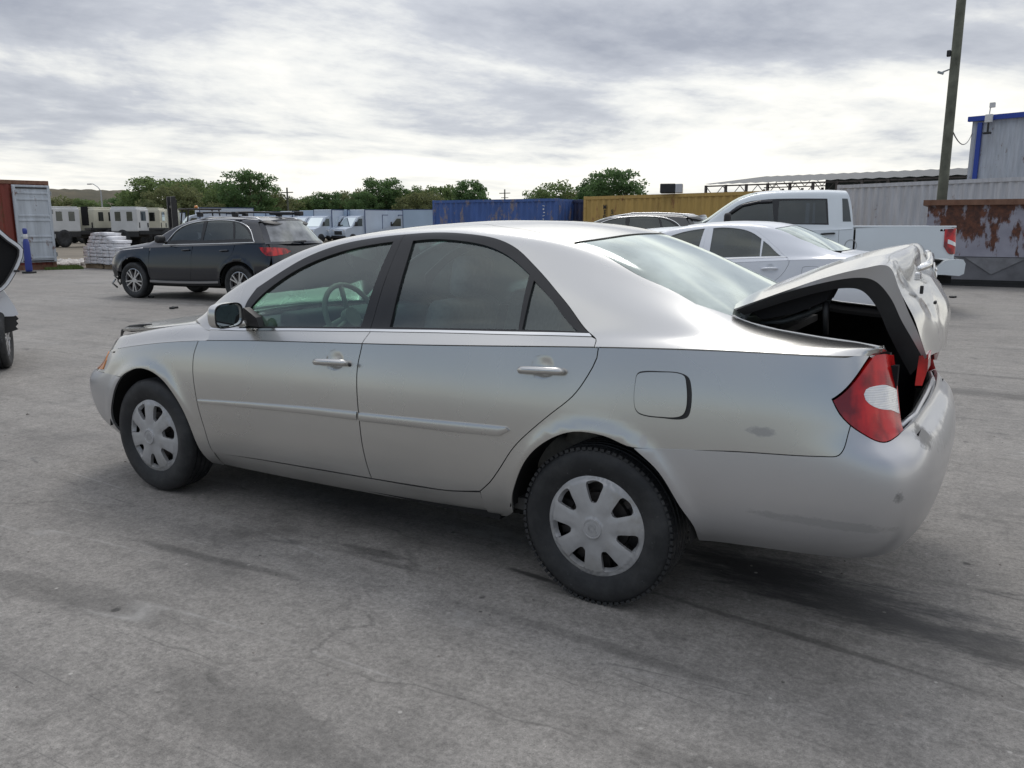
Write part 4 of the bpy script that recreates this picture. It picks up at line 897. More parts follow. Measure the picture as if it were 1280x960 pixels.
# torn number-plate trim and its lamps, a badge
def on_lid(s, y, o=.01):
    p = lidO(np.array([s]), np.array([y]))[0]; return Vector((p[0]+o, p[1], p[2]+o*.35))
tr = MB(); tr.path([on_lid(.60, -.26, .018), on_lid(.605, -.12, .032), on_lid(.60, .02, .030), on_lid(.585, .18, .022), on_lid(.57, .30, .014)], [.010, .016, .014, .015, .010], 8); tr.build('plate_trim', M['chrome'], lid)
for (s, y) in ((.63, -.30), (.575, .33)):
    t_ = MB(); t_.bbox(on_lid(s, y, .012), (.02, .05, .03), .006); t_.build('plate_lamp', M['lens'], lid)
t_ = MB(); t_.bbox(on_lid(.70, -.32, .010), (.012, .012, .03), .003); t_.bbox(on_lid(.785, -.16, .012), (.010, .04, .012), .003); t_.build('torn_clip', M['black'], lid)
bd = MB(); c0 = on_lid(.66, .10, .022)
for (a_, b_4, tl) in ((.045, .030, 0), (.016, .028, 0), (.030, .012, .010)):
    bd.path([c0+Vector((-.006*sin(t), a_*cos(t), b_4*sin(t)+tl)) for t in [2*pi*i/24 for i in range(25)]], .003, 6)
bd.build('oval_badge', M['chrome'], lid)
# hinge arms, the bent gutter strip under the lid
for sg in (-1, 1):
    hg = MB(); hg.path([(.47, sg*.56, 1.06), (.455, sg*.56, 1.10), (.45, sg*.56, 1.135), (.475, sg*.56, 1.17), (.52, sg*.56, 1.19)], [.012, .014, .014, .013, .010], 8); hg.bbox((.453, sg*.56, 1.125), (.022, .03, .075), .008); hg.build('lid_hinge', M['hinge'], car)
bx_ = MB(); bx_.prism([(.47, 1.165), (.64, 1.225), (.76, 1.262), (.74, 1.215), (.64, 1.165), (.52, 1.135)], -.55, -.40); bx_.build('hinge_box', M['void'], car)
sp_ = MB(); sp_.path([(.50, -.50, 1.115), (.58, -.48, 1.125), (.66, -.46, 1.155), (.725, -.45, 1.195), (.735, -.44, 1.215), (.715, -.44, 1.222)], [.006, .010, .012, .012, .009, .005], 8); sp_.build('torsion_bar', M['hinge'], car)
sp_ = MB(); sp_.path([(.735, -.52, 1.21), (.738, -.52, 1.16), (.742, -.52, 1.09)], [.012, .012, .010], 8); sp_.build('lid_strut', M['black'], car)
# trunk well: side walls, floor, seat back wall, sill, and the gutter round the opening
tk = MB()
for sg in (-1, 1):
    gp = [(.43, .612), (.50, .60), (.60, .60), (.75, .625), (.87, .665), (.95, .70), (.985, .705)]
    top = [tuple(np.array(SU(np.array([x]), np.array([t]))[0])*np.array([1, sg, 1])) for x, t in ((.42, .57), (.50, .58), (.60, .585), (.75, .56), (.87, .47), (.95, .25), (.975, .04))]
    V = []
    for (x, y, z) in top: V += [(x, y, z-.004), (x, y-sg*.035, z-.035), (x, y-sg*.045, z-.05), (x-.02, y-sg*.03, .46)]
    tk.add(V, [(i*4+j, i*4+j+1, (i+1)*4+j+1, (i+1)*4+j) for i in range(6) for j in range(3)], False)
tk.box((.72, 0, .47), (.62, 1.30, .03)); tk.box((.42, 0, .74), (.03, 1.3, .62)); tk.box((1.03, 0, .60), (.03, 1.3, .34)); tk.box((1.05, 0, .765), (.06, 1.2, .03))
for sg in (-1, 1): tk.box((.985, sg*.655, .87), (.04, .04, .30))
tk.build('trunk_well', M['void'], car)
gt = MB()
for sg in (-1, 1):
    top = [Vector(np.array(SU(np.array([x]), np.array([t]))[0])*np.array([1, sg, 1]))+Vector((0, -sg*.006, -.002)) for x, t in ((.42, .57), (.50, .58), (.60, .585), (.75, .56), (.87, .47), (.95, .25))]
    gt.path(top, .006, 6)
gt.build('trunk_gutter', M['silver'], car)
ss = MB(); ss.path([(1.02, -.60, .80), (1.045, -.40, .805), (1.05, 0, .81), (1.045, .40, .805), (1.02, .60, .80)], .012, 8); ss.build('latch_panel_edge', M['silver_bumper'], car)
# ---------------------------------------------------------------- surfaces of the dark estate SUV and of the pickup
VX = [-3.15, -2.5, -1.6, -.8, -.1, .4]
V_rows = [
 (-3.60, .80, .30, .42, [.34, .30, .29, .30, .34, .38], [.84, .86, .86, .86, .86, .85]),
 (-3.66, .86, .42, .50, [.44, .38, .37, .38, .42, .46], [.90, .92, .92, .92, .92, .90]),
 (-3.69, .90, .55, .62, [.56, .52, .52, .53, .55, .58], [.92, .945, .945, .945, .945, .93]),
 (-3.69, .91, .68, .75, [.68, .66, .66, .67, .70, .72], [.92, .945, .945, .945, .945, .93]),
 (-3.66, .88, .80, .88, [.80, .80, .80, .82, .84, .86], [.91, .93, .93, .93, .93, .92]),
 (-3.58, .84, .90, 1.02, [.90, .93, .95, .97, 1.0, 1.01], [.88, .91, .915, .915, .91, .89]),
 (-3.50, .80, .94, 1.13, [.96, 1.02, 1.055, 1.08, 1.10, 1.12], [.86, .885, .89, .89, .88, .86]),
]
VL = Lower(V_rows, VX, arches=[(-2.81, .37), (0., .37)], arch_r=.45, flare=.014, cf=.25, cr=.20, cw=(.99, .88, .5))
vZr = Rail([(-3.4, 1.0), (-2.6, 1.10), (-2.4, 1.13), (-2.2, 1.22), (-2.0, 1.33), (-1.75, 1.44), (-1.5, 1.51), (-1.2, 1.55), (-.6, 1.575), (0, 1.56), (.35, 1.53), (.5, 1.48), (.62, 1.35), (.72, 1.2), (.84, 1.12)], .05)
vYr = Rail([(-3.4, .78), (-2.4, .76), (-1.8, .69), (-1.2, .655), (0, .635), (.5, .62), (.8, .68)], .08)
vZt = Rail([(-3.4, 1.02), (-2.6, 1.13), (-2.4, 1.17), (-2.2, 1.27), (-2.0, 1.38), (-1.75, 1.50), (-1.5, 1.58), (-1.2, 1.625), (-.6, 1.645), (0, 1.63), (.35, 1.60), (.52, 1.56), (.65, 1.45), (.78, 1.27), (.86, 1.15)], .04)
def v_ctrl(x, yc, zc):
    zb = zc+.035; yb = .855+0*x; yr, zr, zt = vYr(x), vZr(x), vZt(x); zr = np.maximum(zr, zb+.002); zt = np.maximum(zt, zr+.005)
    yb = np.minimum(yb, yc-.01); yr = np.minimum(yr, yb-.02)
    m = lambda a, b, k: a+(b-a)*k
    C = [(yc, zc), (m(yc, yb, .5), m(zc, zb, .62)), (yb, zb), (m(yb, yr, .42), m(zb, zr, .45)), (m(yb, yr, .80), m(zb, zr, .80)), (yr+.006, zr-.006), (yr-.07, m(zr, zt, .40)+.004), (m(yr, 0, .42), m(zr, zt, .8)), (.18+0*yr, zt), (0*yr, zt)]
    return np.stack([np.stack(c, -1) for c in C], 1)
VU = Upper(VL, -3.45, .86, v_ctrl)
# pickup
TX = [-4.0, -3.2, -2.3, -1.2, -.3, .6]
T_rows = [
 (-4.60, 1.16, .50, .62, [.52, .48, .46, .46, .52, .60], [.93, .95, .95, .95, .95, .95]),
 (-4.66, 1.17, .62, .68, [.60, .55, .52, .52, .58, .66], [.98, 1.0, 1.0, 1.0, 1.0, 1.0]),
 (-4.68, 1.18, .80, .80, [.78, .76, .76, .76, .78, .80], [.99, 1.015, 1.015, 1.015, 1.015, 1.01]),
 (-4.66, 1.18, .95, .98, [.94, .94, .94, .94, .95, .97], [.985, 1.01, 1.01, 1.01, 1.01, 1.0]),
 (-4.62, 1.17, 1.08, 1.18, [1.08, 1.10, 1.12, 1.14, 1.16, 1.17], [.97, .99, .995, .995, .995, .985]),
 (-4.50, 1.17, 1.16, 1.34, [1.18, 1.22, 1.24, 1.28, 1.34, 1.34], [.93, .955, .96, .965, .97, .965]),
]
TL = Lower(T_rows, TX, arches=[(-3.7, .41), (0., .41)], arch_r=.50, flare=.022, cf=.25, cr=.10, cw=(.999, .97, .5))
tZr = Rail([(-3.4, 1.29), (-3.1, 1.33), (-2.9, 1.46), (-2.65, 1.64), (-2.4, 1.78), (-2.1, 1.86), (-1.7, 1.89), (-1.0, 1.90), (-.5, 1.88)], .05)
tYr = Rail([(-3.4, .86), (-3.0, .84), (-2.4, .76), (-1.8, .73), (-.5, .73)], .08)
tZt = Rail([(-3.4, 1.36), (-3.1, 1.42), (-2.9, 1.54), (-2.65, 1.71), (-2.4, 1.85), (-2.1, 1.93), (-1.7, 1.955), (-1.0, 1.955), (-.5, 1.93)], .05)
def t_ctrl(x, yc, zc):
    zb = 1.30+0*x; yb = yc-.015; yr, zr, zt = tYr(x), tZr(x), tZt(x)
    m = lambda a, b, k: a+(b-a)*k
    C = [(yc, zc), (m(yc, yb, .5), m(zc, zb, .6)), (yb, zb), (m(yb, yr, .42), m(zb, zr, .45)), (m(yb, yr, .80), m(zb, zr, .80)), (yr+.006, zr-.006), (yr-.07, m(zr, zt, .5)+.004), (m(yr, 0, .42), m(zr, zt, .85)), (.18+0*yr, zt), (0*yr, zt)]
    return np.stack([np.stack(c, -1) for c in C], 1)
TU = Upper(TL, -3.3, -.50, t_ctrl)
VP = {
 'v_glass_f': [(-1.8046, 0.2226), (-1.7268, 0.3577), (-1.5326, 0.493), (-1.2925, 0.64), (-1.0461, 0.7264), (-0.9738, 0.1849)],
 'v_glass_r': [(-0.91, 0.1834), (-0.9294, 0.6611), (-0.5991, 0.6618), (-0.3088, 0.557), (-0.15, 0.1881)],
 'v_glass_q': [(-0.1118, 0.1932), (-0.2539, 0.5341), (-0.0352, 0.4328), (0.1455, 0.3239), (0.2955, 0.195)],
 'v_surround': [(-1.8654, 0.2095), (-1.7742, 0.3711), (-1.6272, 0.5363), (-1.5079, 0.7119), (-1.2685, 0.8136), (-0.6304, 0.7811), (-0.0566, 0.5101), (0.1773, 0.3394), (0.3384, 0.1825), (0.0773, 0.1691), (-0.9043, 0.1686)],
 'v_door_front': [(0.3837, 1.0), (0.3814, 0.7029), (0.3825, 0.2645), (0.3802, 0.0757)],
 'v_bseam': [(0.5091, 1.0), (0.5057, 0.7986), (0.5051, 0.4046), (0.4991, 0.0989)],
 'v_rseam': [(0.6449, 0.9529), (0.6393, 0.8503), (0.6175, 0.7014), (0.5995, 0.5065), (0.5905, 0.2584), (0.5846, 0.0912)],
 'v_farch': [(0.2647, 0.232), (0.2761, 0.547), (0.3009, 0.7516), (0.3279, 0.8052), (0.3546, 0.7379), (0.3735, 0.5053), (0.3797, 0.1739)],
 'v_rarch': [(0.5913, 0.117), (0.6002, 0.352), (0.6194, 0.5819), (0.6554, 0.6633), (0.6979, 0.5916), (0.7346, 0.3469), (0.7413, 0.0767)],
 'v_strip': [(0.3789, 0.0902), (0.5855, 0.1059), (0.5827, 0.0626), (0.3766, 0.0448)],
 'v_lamp': [(0.7773, 0.9562), (0.9489, 0.9314), (0.9682, 0.8657), (0.9438, 0.8002), (0.8452, 0.7794), (0.8023, 0.8709)],
 'v_rglass': [(0.4666, 0.4538), (0.6005, 0.782), (0.7017, 1.0), (0.78, 1.0), (0.78, 0.5136), (0.6666, 0.2085), (0.5518, 0.3268)],
 'v_handle': [(0.49, 0.9329), (0.6105, 0.916)],
 't_glass_f': [(-2.5934, 0.2551), (-2.5615, 0.3817), (-2.3621, 0.4417), (-2.0967, 0.4413), (-1.8579, 0.4329), (-1.8202, 0.2101)],
 't_glass_r': [(-1.7557, 0.1842), (-1.7422, 0.4379), (-0.9722, 0.4345), (-0.9375, 0.189)],
 't_glass_back': [(-0.6582, 0.2079), (-0.65, 0.4629), (-0.5121, 0.4351), (-0.5, 0.2088)],
 't_doorrear': [(0.5902, 1.0), (0.5921, 0.7129)],
 't_lamp': [(0.8001, 0.9801), (0.8868, 1.0), (0.8868, 0.6102), (0.8403, 0.574), (0.7974, 0.7559)],
 't_rarch': [(0.628, 0.5959), (0.6451, 0.7053), (0.6756, 0.7338), (0.692, 0.6624)],
 't_bed': [(0.625, 1.0), (0.8868, 1.0)],
 't_bumper': [(0.7654, 0.1232), (0.797, 0.3017), (0.8868, 0.3051), (0.8868, 0.0), (0.7746, 0.0)],
 't_handle': [(0.5624, 0.951), (0.5873, 0.9428)],
 't_fuel': [(0.6145, 0.7613)],
}
# ---------------------------------------------------------------- other vehicles in the yard
M['darkpaint'] = paint('dark_blue_paint', (.005, .008, .015), .05, .2, .7, .008, (.10, .10, .10))
M['whitepaint'] = paint('white_paint', (.72, .74, .78), 0., .35, .6, .06)
M['truckpaint'] = paint('white_truck_paint', (.68, .73, .76), 0., .38, .5, .08)
M['blackpaint'] = paint('black_paint', (.02, .021, .022), .2, .3, 1., .05)
M['glass2'] = glassmat('tinted_glass', (.10, .12, .15), 1.1, .02, .03, (.3, .33, .36))
M['visor'] = mat('smoked_visor', (.03, .03, .035), .2)
M['whitegoods'] = noisy('white_plastic', (.62, .62, .62), .5, 0, .1, 5)
def tread(o_): pass
def low_range(S, x0, x1, n=6):
    T = S.top; k = np.concatenate([[True], np.diff(T[:, 0]) > 1e-6]); a = np.linspace(0, 1, 800)[k]
    return [(float(np.interp(x, T[k, 0], a)), 1.) for x in np.linspace(x0, x1, n)]
def arch_poly(S, cx, cz, r, zlow, n=14):
    t0 = math.asin(max(-1, min(1, (zlow-cz)/r))); return [S.at(x=cx-r*cos(t), z=cz+r*sin(t)) for t in np.linspace(t0, pi-t0, n)]
def make_suv(name, body, loc, rz, dz=1.):
    root = empty(name, loc, rz); root.scale = (1, 1, dz)
    V = VP
    af = V['v_farch']; ar = V['v_rarch']; df = V['v_door_front']; bs = V['v_bseam']; rs = V['v_rseam']
    lowf = lambda x: (low_range(VL, x, x, 1)[0][0], 0.)
    for side in (-1, 1):
        pn = lambda nm, S, poly, m, par=root, **k: panel(nm, S, poly, m, par, side, **{**dict(res=.07, step=.04, flange=.012), **k})
        a0 = df[0][0]
        pn('fender', VL, low_range(VL, -3.2, -2.3, 5)+df[1:]+[(df[-1][0], 0.), (af[-1][0]+.004, 0.)]+af[::-1]+[(af[0][0]-.03, af[0][1]+.02), (.15, .55), (.15, .8), (.17, .95)], body)
        d1 = pn('front_door', VL, low_range(VL, -2.28, -1.13, 5)+bs[1:]+df[1:][::-1], body)
        d2 = pn('rear_door', VL, low_range(VL, -1.12, -.07, 5)+rs[1:]+bs[1:][::-1], body)
        pn('rocker_sill', VL, [df[-1], bs[-1], rs[-1], (rs[-1][0], 0.), (df[-1][0], 0.)], M['black'], off=.002)
        pn('sill_strip', VL, V['v_strip'], M['alloy'], off=.010, gap=0)
        pn('rear_quarter', VL, low_range(VL, -.06, .62, 5)+[(.86, 1.), (.87, .80), (.84, .42)]+low_range(VL, .45, .45, 1)[:0]+[(ar[-1][0]+.004, .3)]+ar[::-1]+[(ar[0][0]-.004, 0.), (rs[-1][0], 0.)]+rs[1:][::-1], body)
        wf, wr, wq = V['v_glass_f'], V['v_glass_r'], V['v_glass_q']
        x1 = -2.28
        sur = [(-1.95, .11), (-1.80, .30), (-1.68, .42), (-1.50, .50), (-1.25, .555), (-.95, .585), (-.5, .585), (-.2, .545), (.02, .46), (.22, .33), (.38, .14), (.40, .095), (-.9, .09)]
        fr = pn('window_frame', VU, sur, M['frameblack'], holes=[wf, wr, wq], off=.001)
        pts = [Vector(VU(np.array([a]), np.array([b_5]))[0]*np.array([1, side, 1]))+Vector((0, side*.004, 0)) for a, b_5 in smooth_poly(sur, .06, 38, (1, 1.35))/np.array([1, 1.35])]
        ch = MB(); ch.path(pts+[pts[0]], .010, 6); ch.build('chrome_surround', M['chrome'], root)
        for nm, g_ in (('front_glass', wf), ('rear_glass', wr), ('quarter_glass', wq)): pn(nm, VU, g_, M['glass2'], par=d1 if nm[0] == 'f' else (d2 if nm[0] == 'r' else fr), off=-.006, gap=-.004, flange=0, res=.1)
        pn('body_shoulder', VU, [(x, 0.) for x in (-2.5, -2., -1.5, -1, -.5, 0, .5)]+[(.66, .0), (.60, .15), (.50, .30), (.36, .48)]+[(.30, .60), (-.2, .66), (-.7, .68), (-1.2, .68), (-1.5, .66), (-1.8, .63), (-2.1, .62), (-2.4, .6), (-2.5, .3)], body, holes=[[(p[0], p[1]-.0) for p in sur]], gap=.001)
        lp = pn('tail_lamp', VL, V['v_lamp'], M['red'], off=.012, flange=.03)
        for dd, xh in ((d1, -1.29), (d2, -.31)): 
            a_, b_6 = VL.at(x=xh, z=.99); handle(dd, VL, a_, b_6, side, .20, m=body)
        mo = MB(); mo.bbox((-1.83, side*1.03, 1.20), (.12, .22, .15), .05); mo.path([(-1.80, side*.90, 1.13), (-1.80, side*.98, 1.15)], .03, 6); mo.build('door_mirror', M['black'] , root, True)
        pn('headlamp', VL, [(.10, .70), (.16, .70), (.19, .85), (.17, .98), (.12, .95)], M['headlens'], off=.004)
        rr = MB(); rr.path([Vector(VU(np.array([x]), np.array([.70]))[0]*np.array([1, side, 1]))+Vector((0, 0, .035 if -1.3 < x < .25 else -.005)) for x in (-1.5, -1.3, -.9, -.4, 0, .2, .38)], .014, 6); rr.build('roof_rail', M['alloy'], root)
        for cx in (-2.81, 0.):
            wl = MB(); wl.lathe([(.445, .905), (.45, .6), (.42, .45), (0, .45)], 30, c=(cx, 0, .37), arc=(.0, pi)); wl.v = [(v[0], v[1]*side, v[2]) for v in wl.v]; wl.build('wheel_arch_liner', M['liner'], root)
            make_wheel('wheel', (cx, side*.80, .365), side, .365, .235, .245, root, 'alloy', phase=cx, treaded=False)
    full = lambda nm, S, poly, m, **k: panel(nm, S, poly, m, root, 1, **{**dict(res=.08, step=.05), **k})
    full('roof', VU, [(.32, .60), (-.2, .66), (-.7, .68), (-1.2, .68), (-1.5, .66), (-1.56, .8), (-1.6, 1.), (-1.56, 1.2), (-1.5, 1.34), (-1.2, 1.32), (-.7, 1.32), (-.2, 1.34), (.32, 1.4), (.48, 1.2), (.52, 1.), (.48, .8)], body, gap=.002)
    full('windshield', VU, [(-1.51, .65), (-1.8, .62), (-2.1, .61), (-2.35, .60), (-2.45, .8), (-2.47, 1.), (-2.45, 1.2), (-2.35, 1.4), (-2.1, 1.39), (-1.8, 1.38), (-1.51, 1.35), (-1.57, 1.2), (-1.61, 1.), (-1.57, .8)], M['glass2'], gap=.004)
    full('hood', VU, [(-3.42, .1), (-2.5, .1), (-2.46, .8), (-2.47, 1.), (-2.46, 1.2), (-2.5, 1.9), (-3.42, 1.9)], body)
    sp = full('roof_spoiler', VU, [(.33, .60), (.48, .80), (.52, 1.), (.48, 1.2), (.33, 1.40), (.46, 1.40), (.585, 1.2), (.60, 1.), (.585, .80), (.46, .60)], M['black'], off=.02, flange=.04)
    def hsurf(s_, v_, o=0.):
        E0 = np.array([np.interp(s_, [0, .5, 1], c_) for c_ in ((.36, .50, .66), (.655, .75, .86), (1.50, 1.31, 1.125))])
        C0 = np.array([np.interp(s_, [0, .5, 1], c_) for c_ in ((.57, .74, .875), (0, 0, 0), (1.60, 1.37, 1.125))])
        k_ = (abs(v_)**2.6); x = C0[0]+(E0[0]-C0[0])*k_; z = C0[2]+(E0[2]-C0[2])*k_; return Vector((x+o*.6, E0[1]*v_, z+o*.4))
    def hgrid(nm, m, u0, u1, w0, w1, par=root, o=0., nu=14, nv=28):
        g_ = MB(); g_.add([hsurf(u0+(u1-u0)*i/(nu-1), w0+(w1-w0)*j/(nv-1), o) for i in range(nu) for j in range(nv)], [(i*nv+j, i*nv+j+1, (i+1)*nv+j+1, (i+1)*nv+j) for i in range(nu-1) for j in range(nv-1)], True); return g_.build(nm, m, par)
    hg = empty('hatch_frame'); hg.parent = root
    hgrid('frame_side', body, 0, 1, -1, -.88, hg, nv=5); hgrid('frame_side', body, 0, 1, .88, 1, hg, nv=5); hgrid('frame_top', body, 0, .08, -.88, .88, hg, nu=3); hgrid('frame_bottom', body, .90, 1, -.88, .88, hg, nu=3)
    hgrid('rear_window', M['backlight2'], .06, .92, -.895, .895, root, -.006)
    full('hatch', VL, [(.868, .999), (.87, .80), (.87, .42), (1.13, .42), (1.13, .80), (1.132, .999), (1., .999)], body)
    full('rear_bumper', VL, [(ar[-1][0]+.006, .30), (.84, .42), (1.16, .42), (2-ar[-1][0]-.006, .30), (2-ar[-1][0]-.004, 0.), (1., 0.), (ar[-1][0]+.004, 0.)], body)
    full('front_bumper', VL, [(af[0][0]-.02, .1), (af[0][0]-.03, af[0][1]+.02), (.15, .55), (.15, .68), (0, .68), (-.15, .68), (-.15, .55), (-af[0][0]+.03, af[0][1]+.02), (-af[0][0]+.02, .1), (0, .1)], M['black'])
    full('grille', VL, [(.10, .70), (.10, .95), (0, .97), (-.10, .95), (-.10, .70), (0, .7)], M['black'], off=-.005)
    wp = MB(); wp.path([(.89, .02, 1.17), (.885, -.10, 1.175), (.875, -.32, 1.17)], [.02, .012, .008], 6); wp.build('rear_wiper', M['black'], root)
    u = MB(); u.box((-1.4, 0, .30), (4.2, 1.3, .10)); u.box((-1.4, 0, .36), (1.7, 1.7, .10)); u.box((-2.7, 0, .6), (1.3, 1.1, .4)); u.tube((-2.81, -.7, .36), (-2.81, .7, .36), .04); u.tube((0, -.7, .36), (0, .7, .36), .05); u.box((-.2, 0, .75), (1.6, 1.55, .5)); u.build('underbody', M['liner'], root)
    ds = MB(); ds.bbox((-2.05, 0, 1.02), (.4, 1.5, .2), .06); ds.build('dashboard', M['dash'], root)
    for y in (-.4, .4): car_seat('front_seat', (-1.2, y, .66), root, col=M['dash'])
    rs_ = MB(); rs_.bbox((-.2, 0, 1.0), (.16, 1.3, .6), .06, rot=(0, R(15), 0)); rs_.build('rear_seat', M['dash'], root)
    return root
M['backlight2'] = glassmat('dusty_hatch_glass', (.12, .12, .13), 1.0, .08, .55, (.40, .40, .42))
suv = make_suv('parked_suv', M['darkpaint'], (-11.307, 7.972, 0), .105)
tag(suv, 'dark blue SUV with silver roof rails and a smashed front bumper beyond the silver hood', 'SUV', 'SUVs parked in the yard')
# bars and amber lamp on its roof
bar = MB()
for x in (-1.15, -.25):
    bar.path([(x, -.66, 1.70), (x, -.3, 1.715), (x, .3, 1.715), (x, .66, 1.70)], .022, 6)
bar_o = []
for x in (-1.15, -.25):
    m1 = MB(); m1.path([(x, -.70, 1.705), (x, -.3, 1.72), (x, .3, 1.72), (x, .70, 1.705)], .020, 6)
    for s_ in (-1, 1): m1.bbox((x, s_*.62, 1.675), (.13, .07, .09), .02)
    m1.build('roof_crossbar', M['black'], suv)
bl_ = MB(); bl_.bbox((.05, .35, 1.70), (.55, .12, .06), .02); bl_.bbox((.40, .45, 1.70), (.16, .12, .09), .02); bl_.build('roof_box', M['navy'] if 'navy' in M else M['black'], suv)
dm = MB()
for (x, y, z, a_) in ((-3.60, -.62, .52, .3), (-3.66, -.5, .40, -.5), (-3.55, -.72, .36, .8), (-3.62, -.3, .45, .1)): dm.path([(x, y, z), (x-.05, y-.04, z-.09), (x-.02+a_*.05, y+.02, z-.18)], .022, 5)
dm.build('torn_bumper_bracket', M['steel'], suv)
# scrawl of grease-pencil lines on the hatch glass
gpn = MB()
for i in range(6):
    zz_ = 1.42-.035*i; tt = .30+.05*i
    for j in range(5):
        xx = .60+.018*i; y0 = -.62+.05*j+.02*i
        p0 = Vector(((.40+.035*i)+.012*j+.03, -.60-.012*i+.055*j, 1.455-.045*i)); gpn.box(p0+Vector((.02, 0, 0)), (.003, .022, .004), rot=(.2*j, 0, 0))
gpn.build('window_writing', M['whitegoods'], suv)

sed = make_sedan('white_sedan', M['whitepaint'], M['whitepaint'], False, (-1.02, 7.75, .03), R(-.5), 'alloy', glass=(M['glass2'], M['glass2'], M['backlight']))
sed.location.z = 0; sed.scale = (1, 1, 1.02)
tag(sed, 'white four-door sedan with a closed trunk between the silver car and the pickup', 'car', 'sedans in the yard')
for o_ in [c for c in sc.objects if c.parent and c.parent.parent == sed and c.name.startswith('window_frame')]: o_.data.materials[0] = M['whitepaint']
blk = make_suv('parked_suv', M['blackpaint'], (-5.1, 14.2, 0), .10, 1.06)
tag(blk, 'black SUV whose roof shows behind the white sedan and before the yellow container', 'SUV', 'SUVs parked in the yard')

def make_truck(loc, rz):
    root = empty('pickup_truck', loc, rz); V = VP; bd_ = M['truckpaint']
    R_f = arch_poly(TL, -3.7, .41, .50, .50); R_r = arch_poly(TL, 0, .41, .50, .50)
    lowx = lambda x: low_range(TL, x, x, 1)[0][0]
    for side in (-1, 1):
        pn = lambda nm, S, poly, m, par=root, **k: panel(nm, S, poly, m, par, side, **{**dict(res=.09, step=.05, flange=.015), **k})
        a = {x: lowx(x) for x in (-4.0, -2.95, -1.80, -.74, -.50, 1.05)}
        pn('fender', TL, low_range(TL, -4.2, -2.95, 4)+[(a[-2.95], 0.)]+[(R_f[-1][0], 0.)]+R_f[::-1]+[(R_f[0][0]-.03, .5), (.12, .6), (.13, .95)], bd_)
        d1 = pn('front_door', TL, low_range(TL, -2.95, -1.80, 4)+[(a[-1.80], .12), (a[-2.95], .12)], bd_)
        d2 = pn('rear_door', TL, low_range(TL, -1.80, -.74, 4)+[(a[-.74], .12), (a[-1.80], .12)], bd_)
        pn('cab_corner', TL, low_range(TL, -.74, -.50, 2)+[(a[-.50], .12), (a[-.74], .12)], bd_)
        bedp = pn('bed_side', TL, low_range(TL, -.47, 1.02, 5)+[(.872, .93), (.875, .55), (.84, .45)]+[(R_r[-1][0]+.006, .45)]+R_r[::-1]+[(R_r[0][0]-.004, .12), (lowx(-.47), .12)], bd_)
        wf = [(-2.66, .24), (-2.60, .36), (-2.42, .46), (-2.1, .50), (-1.85, .50), (-1.83, .22)]; wr = [(-1.74, .21), (-1.74, .50), (-.98, .50), (-.95, .22)]
        wf, wr = V['t_glass_f'], V['t_glass_r']
        fr = pn('window_frame', TU, [(wf[0][0]-.09, wf[0][1]-.03), (wf[1][0]-.07, wf[1][1]+.02), (wf[2][0]-.05, wf[2][1]+.03), (wf[3][0], wf[3][1]+.03), (wr[1][0], wr[1][1]+.03), (wr[2][0]+.03, wr[2][1]+.02), (wr[3][0]+.03, wr[3][1]-.02), (wf[5][0], wf[5][1]-.025)], M['frameblack'], holes=[wf, wr], gap=0, off=.002)
        pn('front_glass', TU, wf, M['glass2'], par=d1, off=-.004, gap=-.005, flange=0); pn('rear_glass', TU, wr, M['glass2'], par=d2, off=-.004, gap=-.006, flange=0)
        vz_ = MB(); vz_.path([Vector(TU(np.array([x]), np.array([t_]))[0]*np.array([1, side, 1]))+Vector((0, side*.02, 0)) for x, t_ in ((wf[1][0], wf[1][1]), (wf[2][0], wf[2][1]), (wf[3][0], wf[3][1]), (wf[4][0], wf[4][1]))], .022, 6); vz_.build('rain_visor', M['visor'], d1)
        pn('cab_side', TU, [(-3.28, 0.), (-2.5, 0.), (-1.5, 0.), (-.52, 0.), (-.52, .25), (-.62, .66), (-1.4, .68), (-2.1, .67), (-2.4, .65), (-2.65, .63), (-2.9, .62), (-3.2, .60)], bd_, gap=.002, holes=[wf, wr])
        bg = V['t_glass_back']; pn('corner_glass', TU, [(-.68, bg[0][1]), (-.70, bg[1][1]), (-.61, bg[1][1]), (-.545, bg[0][1])], M['glass2'], off=.004, gap=0, flange=.01)
        for dd, xh in ((d1, -2.05), (d2, -.92)):
            a_, b_6 = TL.at(x=xh, z=1.23); handle(dd, TL, a_, b_6, side, .24, m=M['black'])
        lp = pn('tail_lamp', TL, [TL.at(x=.93, z=1.31), (.872, .99), (.872, .56), TL.at(x=1.02, z=.93), TL.at(x=.93, z=1.04)], M['red'], off=.012, flange=.03, res=.04)
        pn('reverse_lens', TL, [TL.at(x=.985, z=1.155), (.870, .79), (.870, .72), TL.at(x=.985, z=1.085)], M['lens'], par=lp, off=.016, flange=.01, res=.04)
        if side < 0:
            k_ = MB(); q_ = TL(np.array([V['t_fuel'][0][0]]), np.array([V['t_fuel'][0][1]]))[0]; k_.lathe([(.088, 0), (.095, -.004), (.10, 0)], 32, c=(q_[0]-.02, -q_[1]-.002, q_[2])); k_.build('fuel_flap_ring', M['steel'], root)
        for cx in (-3.7, 0.):
            wl = MB(); wl.lathe([(.495, .97), (.50, .65), (.46, .5), (0, .5)], 30, c=(cx, 0, .41), arc=(0, pi)); wl.v = [(v[0], v[1]*side, v[2]) for v in wl.v]; wl.build('wheel_arch_liner', M['liner'], root)
            make_wheel('wheel', (cx, side*.86, .405), side, .405, .275, .245, root, 'alloy', phase=cx, treaded=False)
        mo = MB(); mo.bbox((-2.62, side*1.15, 1.42), (.12, .22, .30), .05); mo.path([(-2.6, side*.93, 1.35), (-2.6, side*1.08, 1.37)], .03, 6); mo.build('door_mirror', M['black'], root, True)
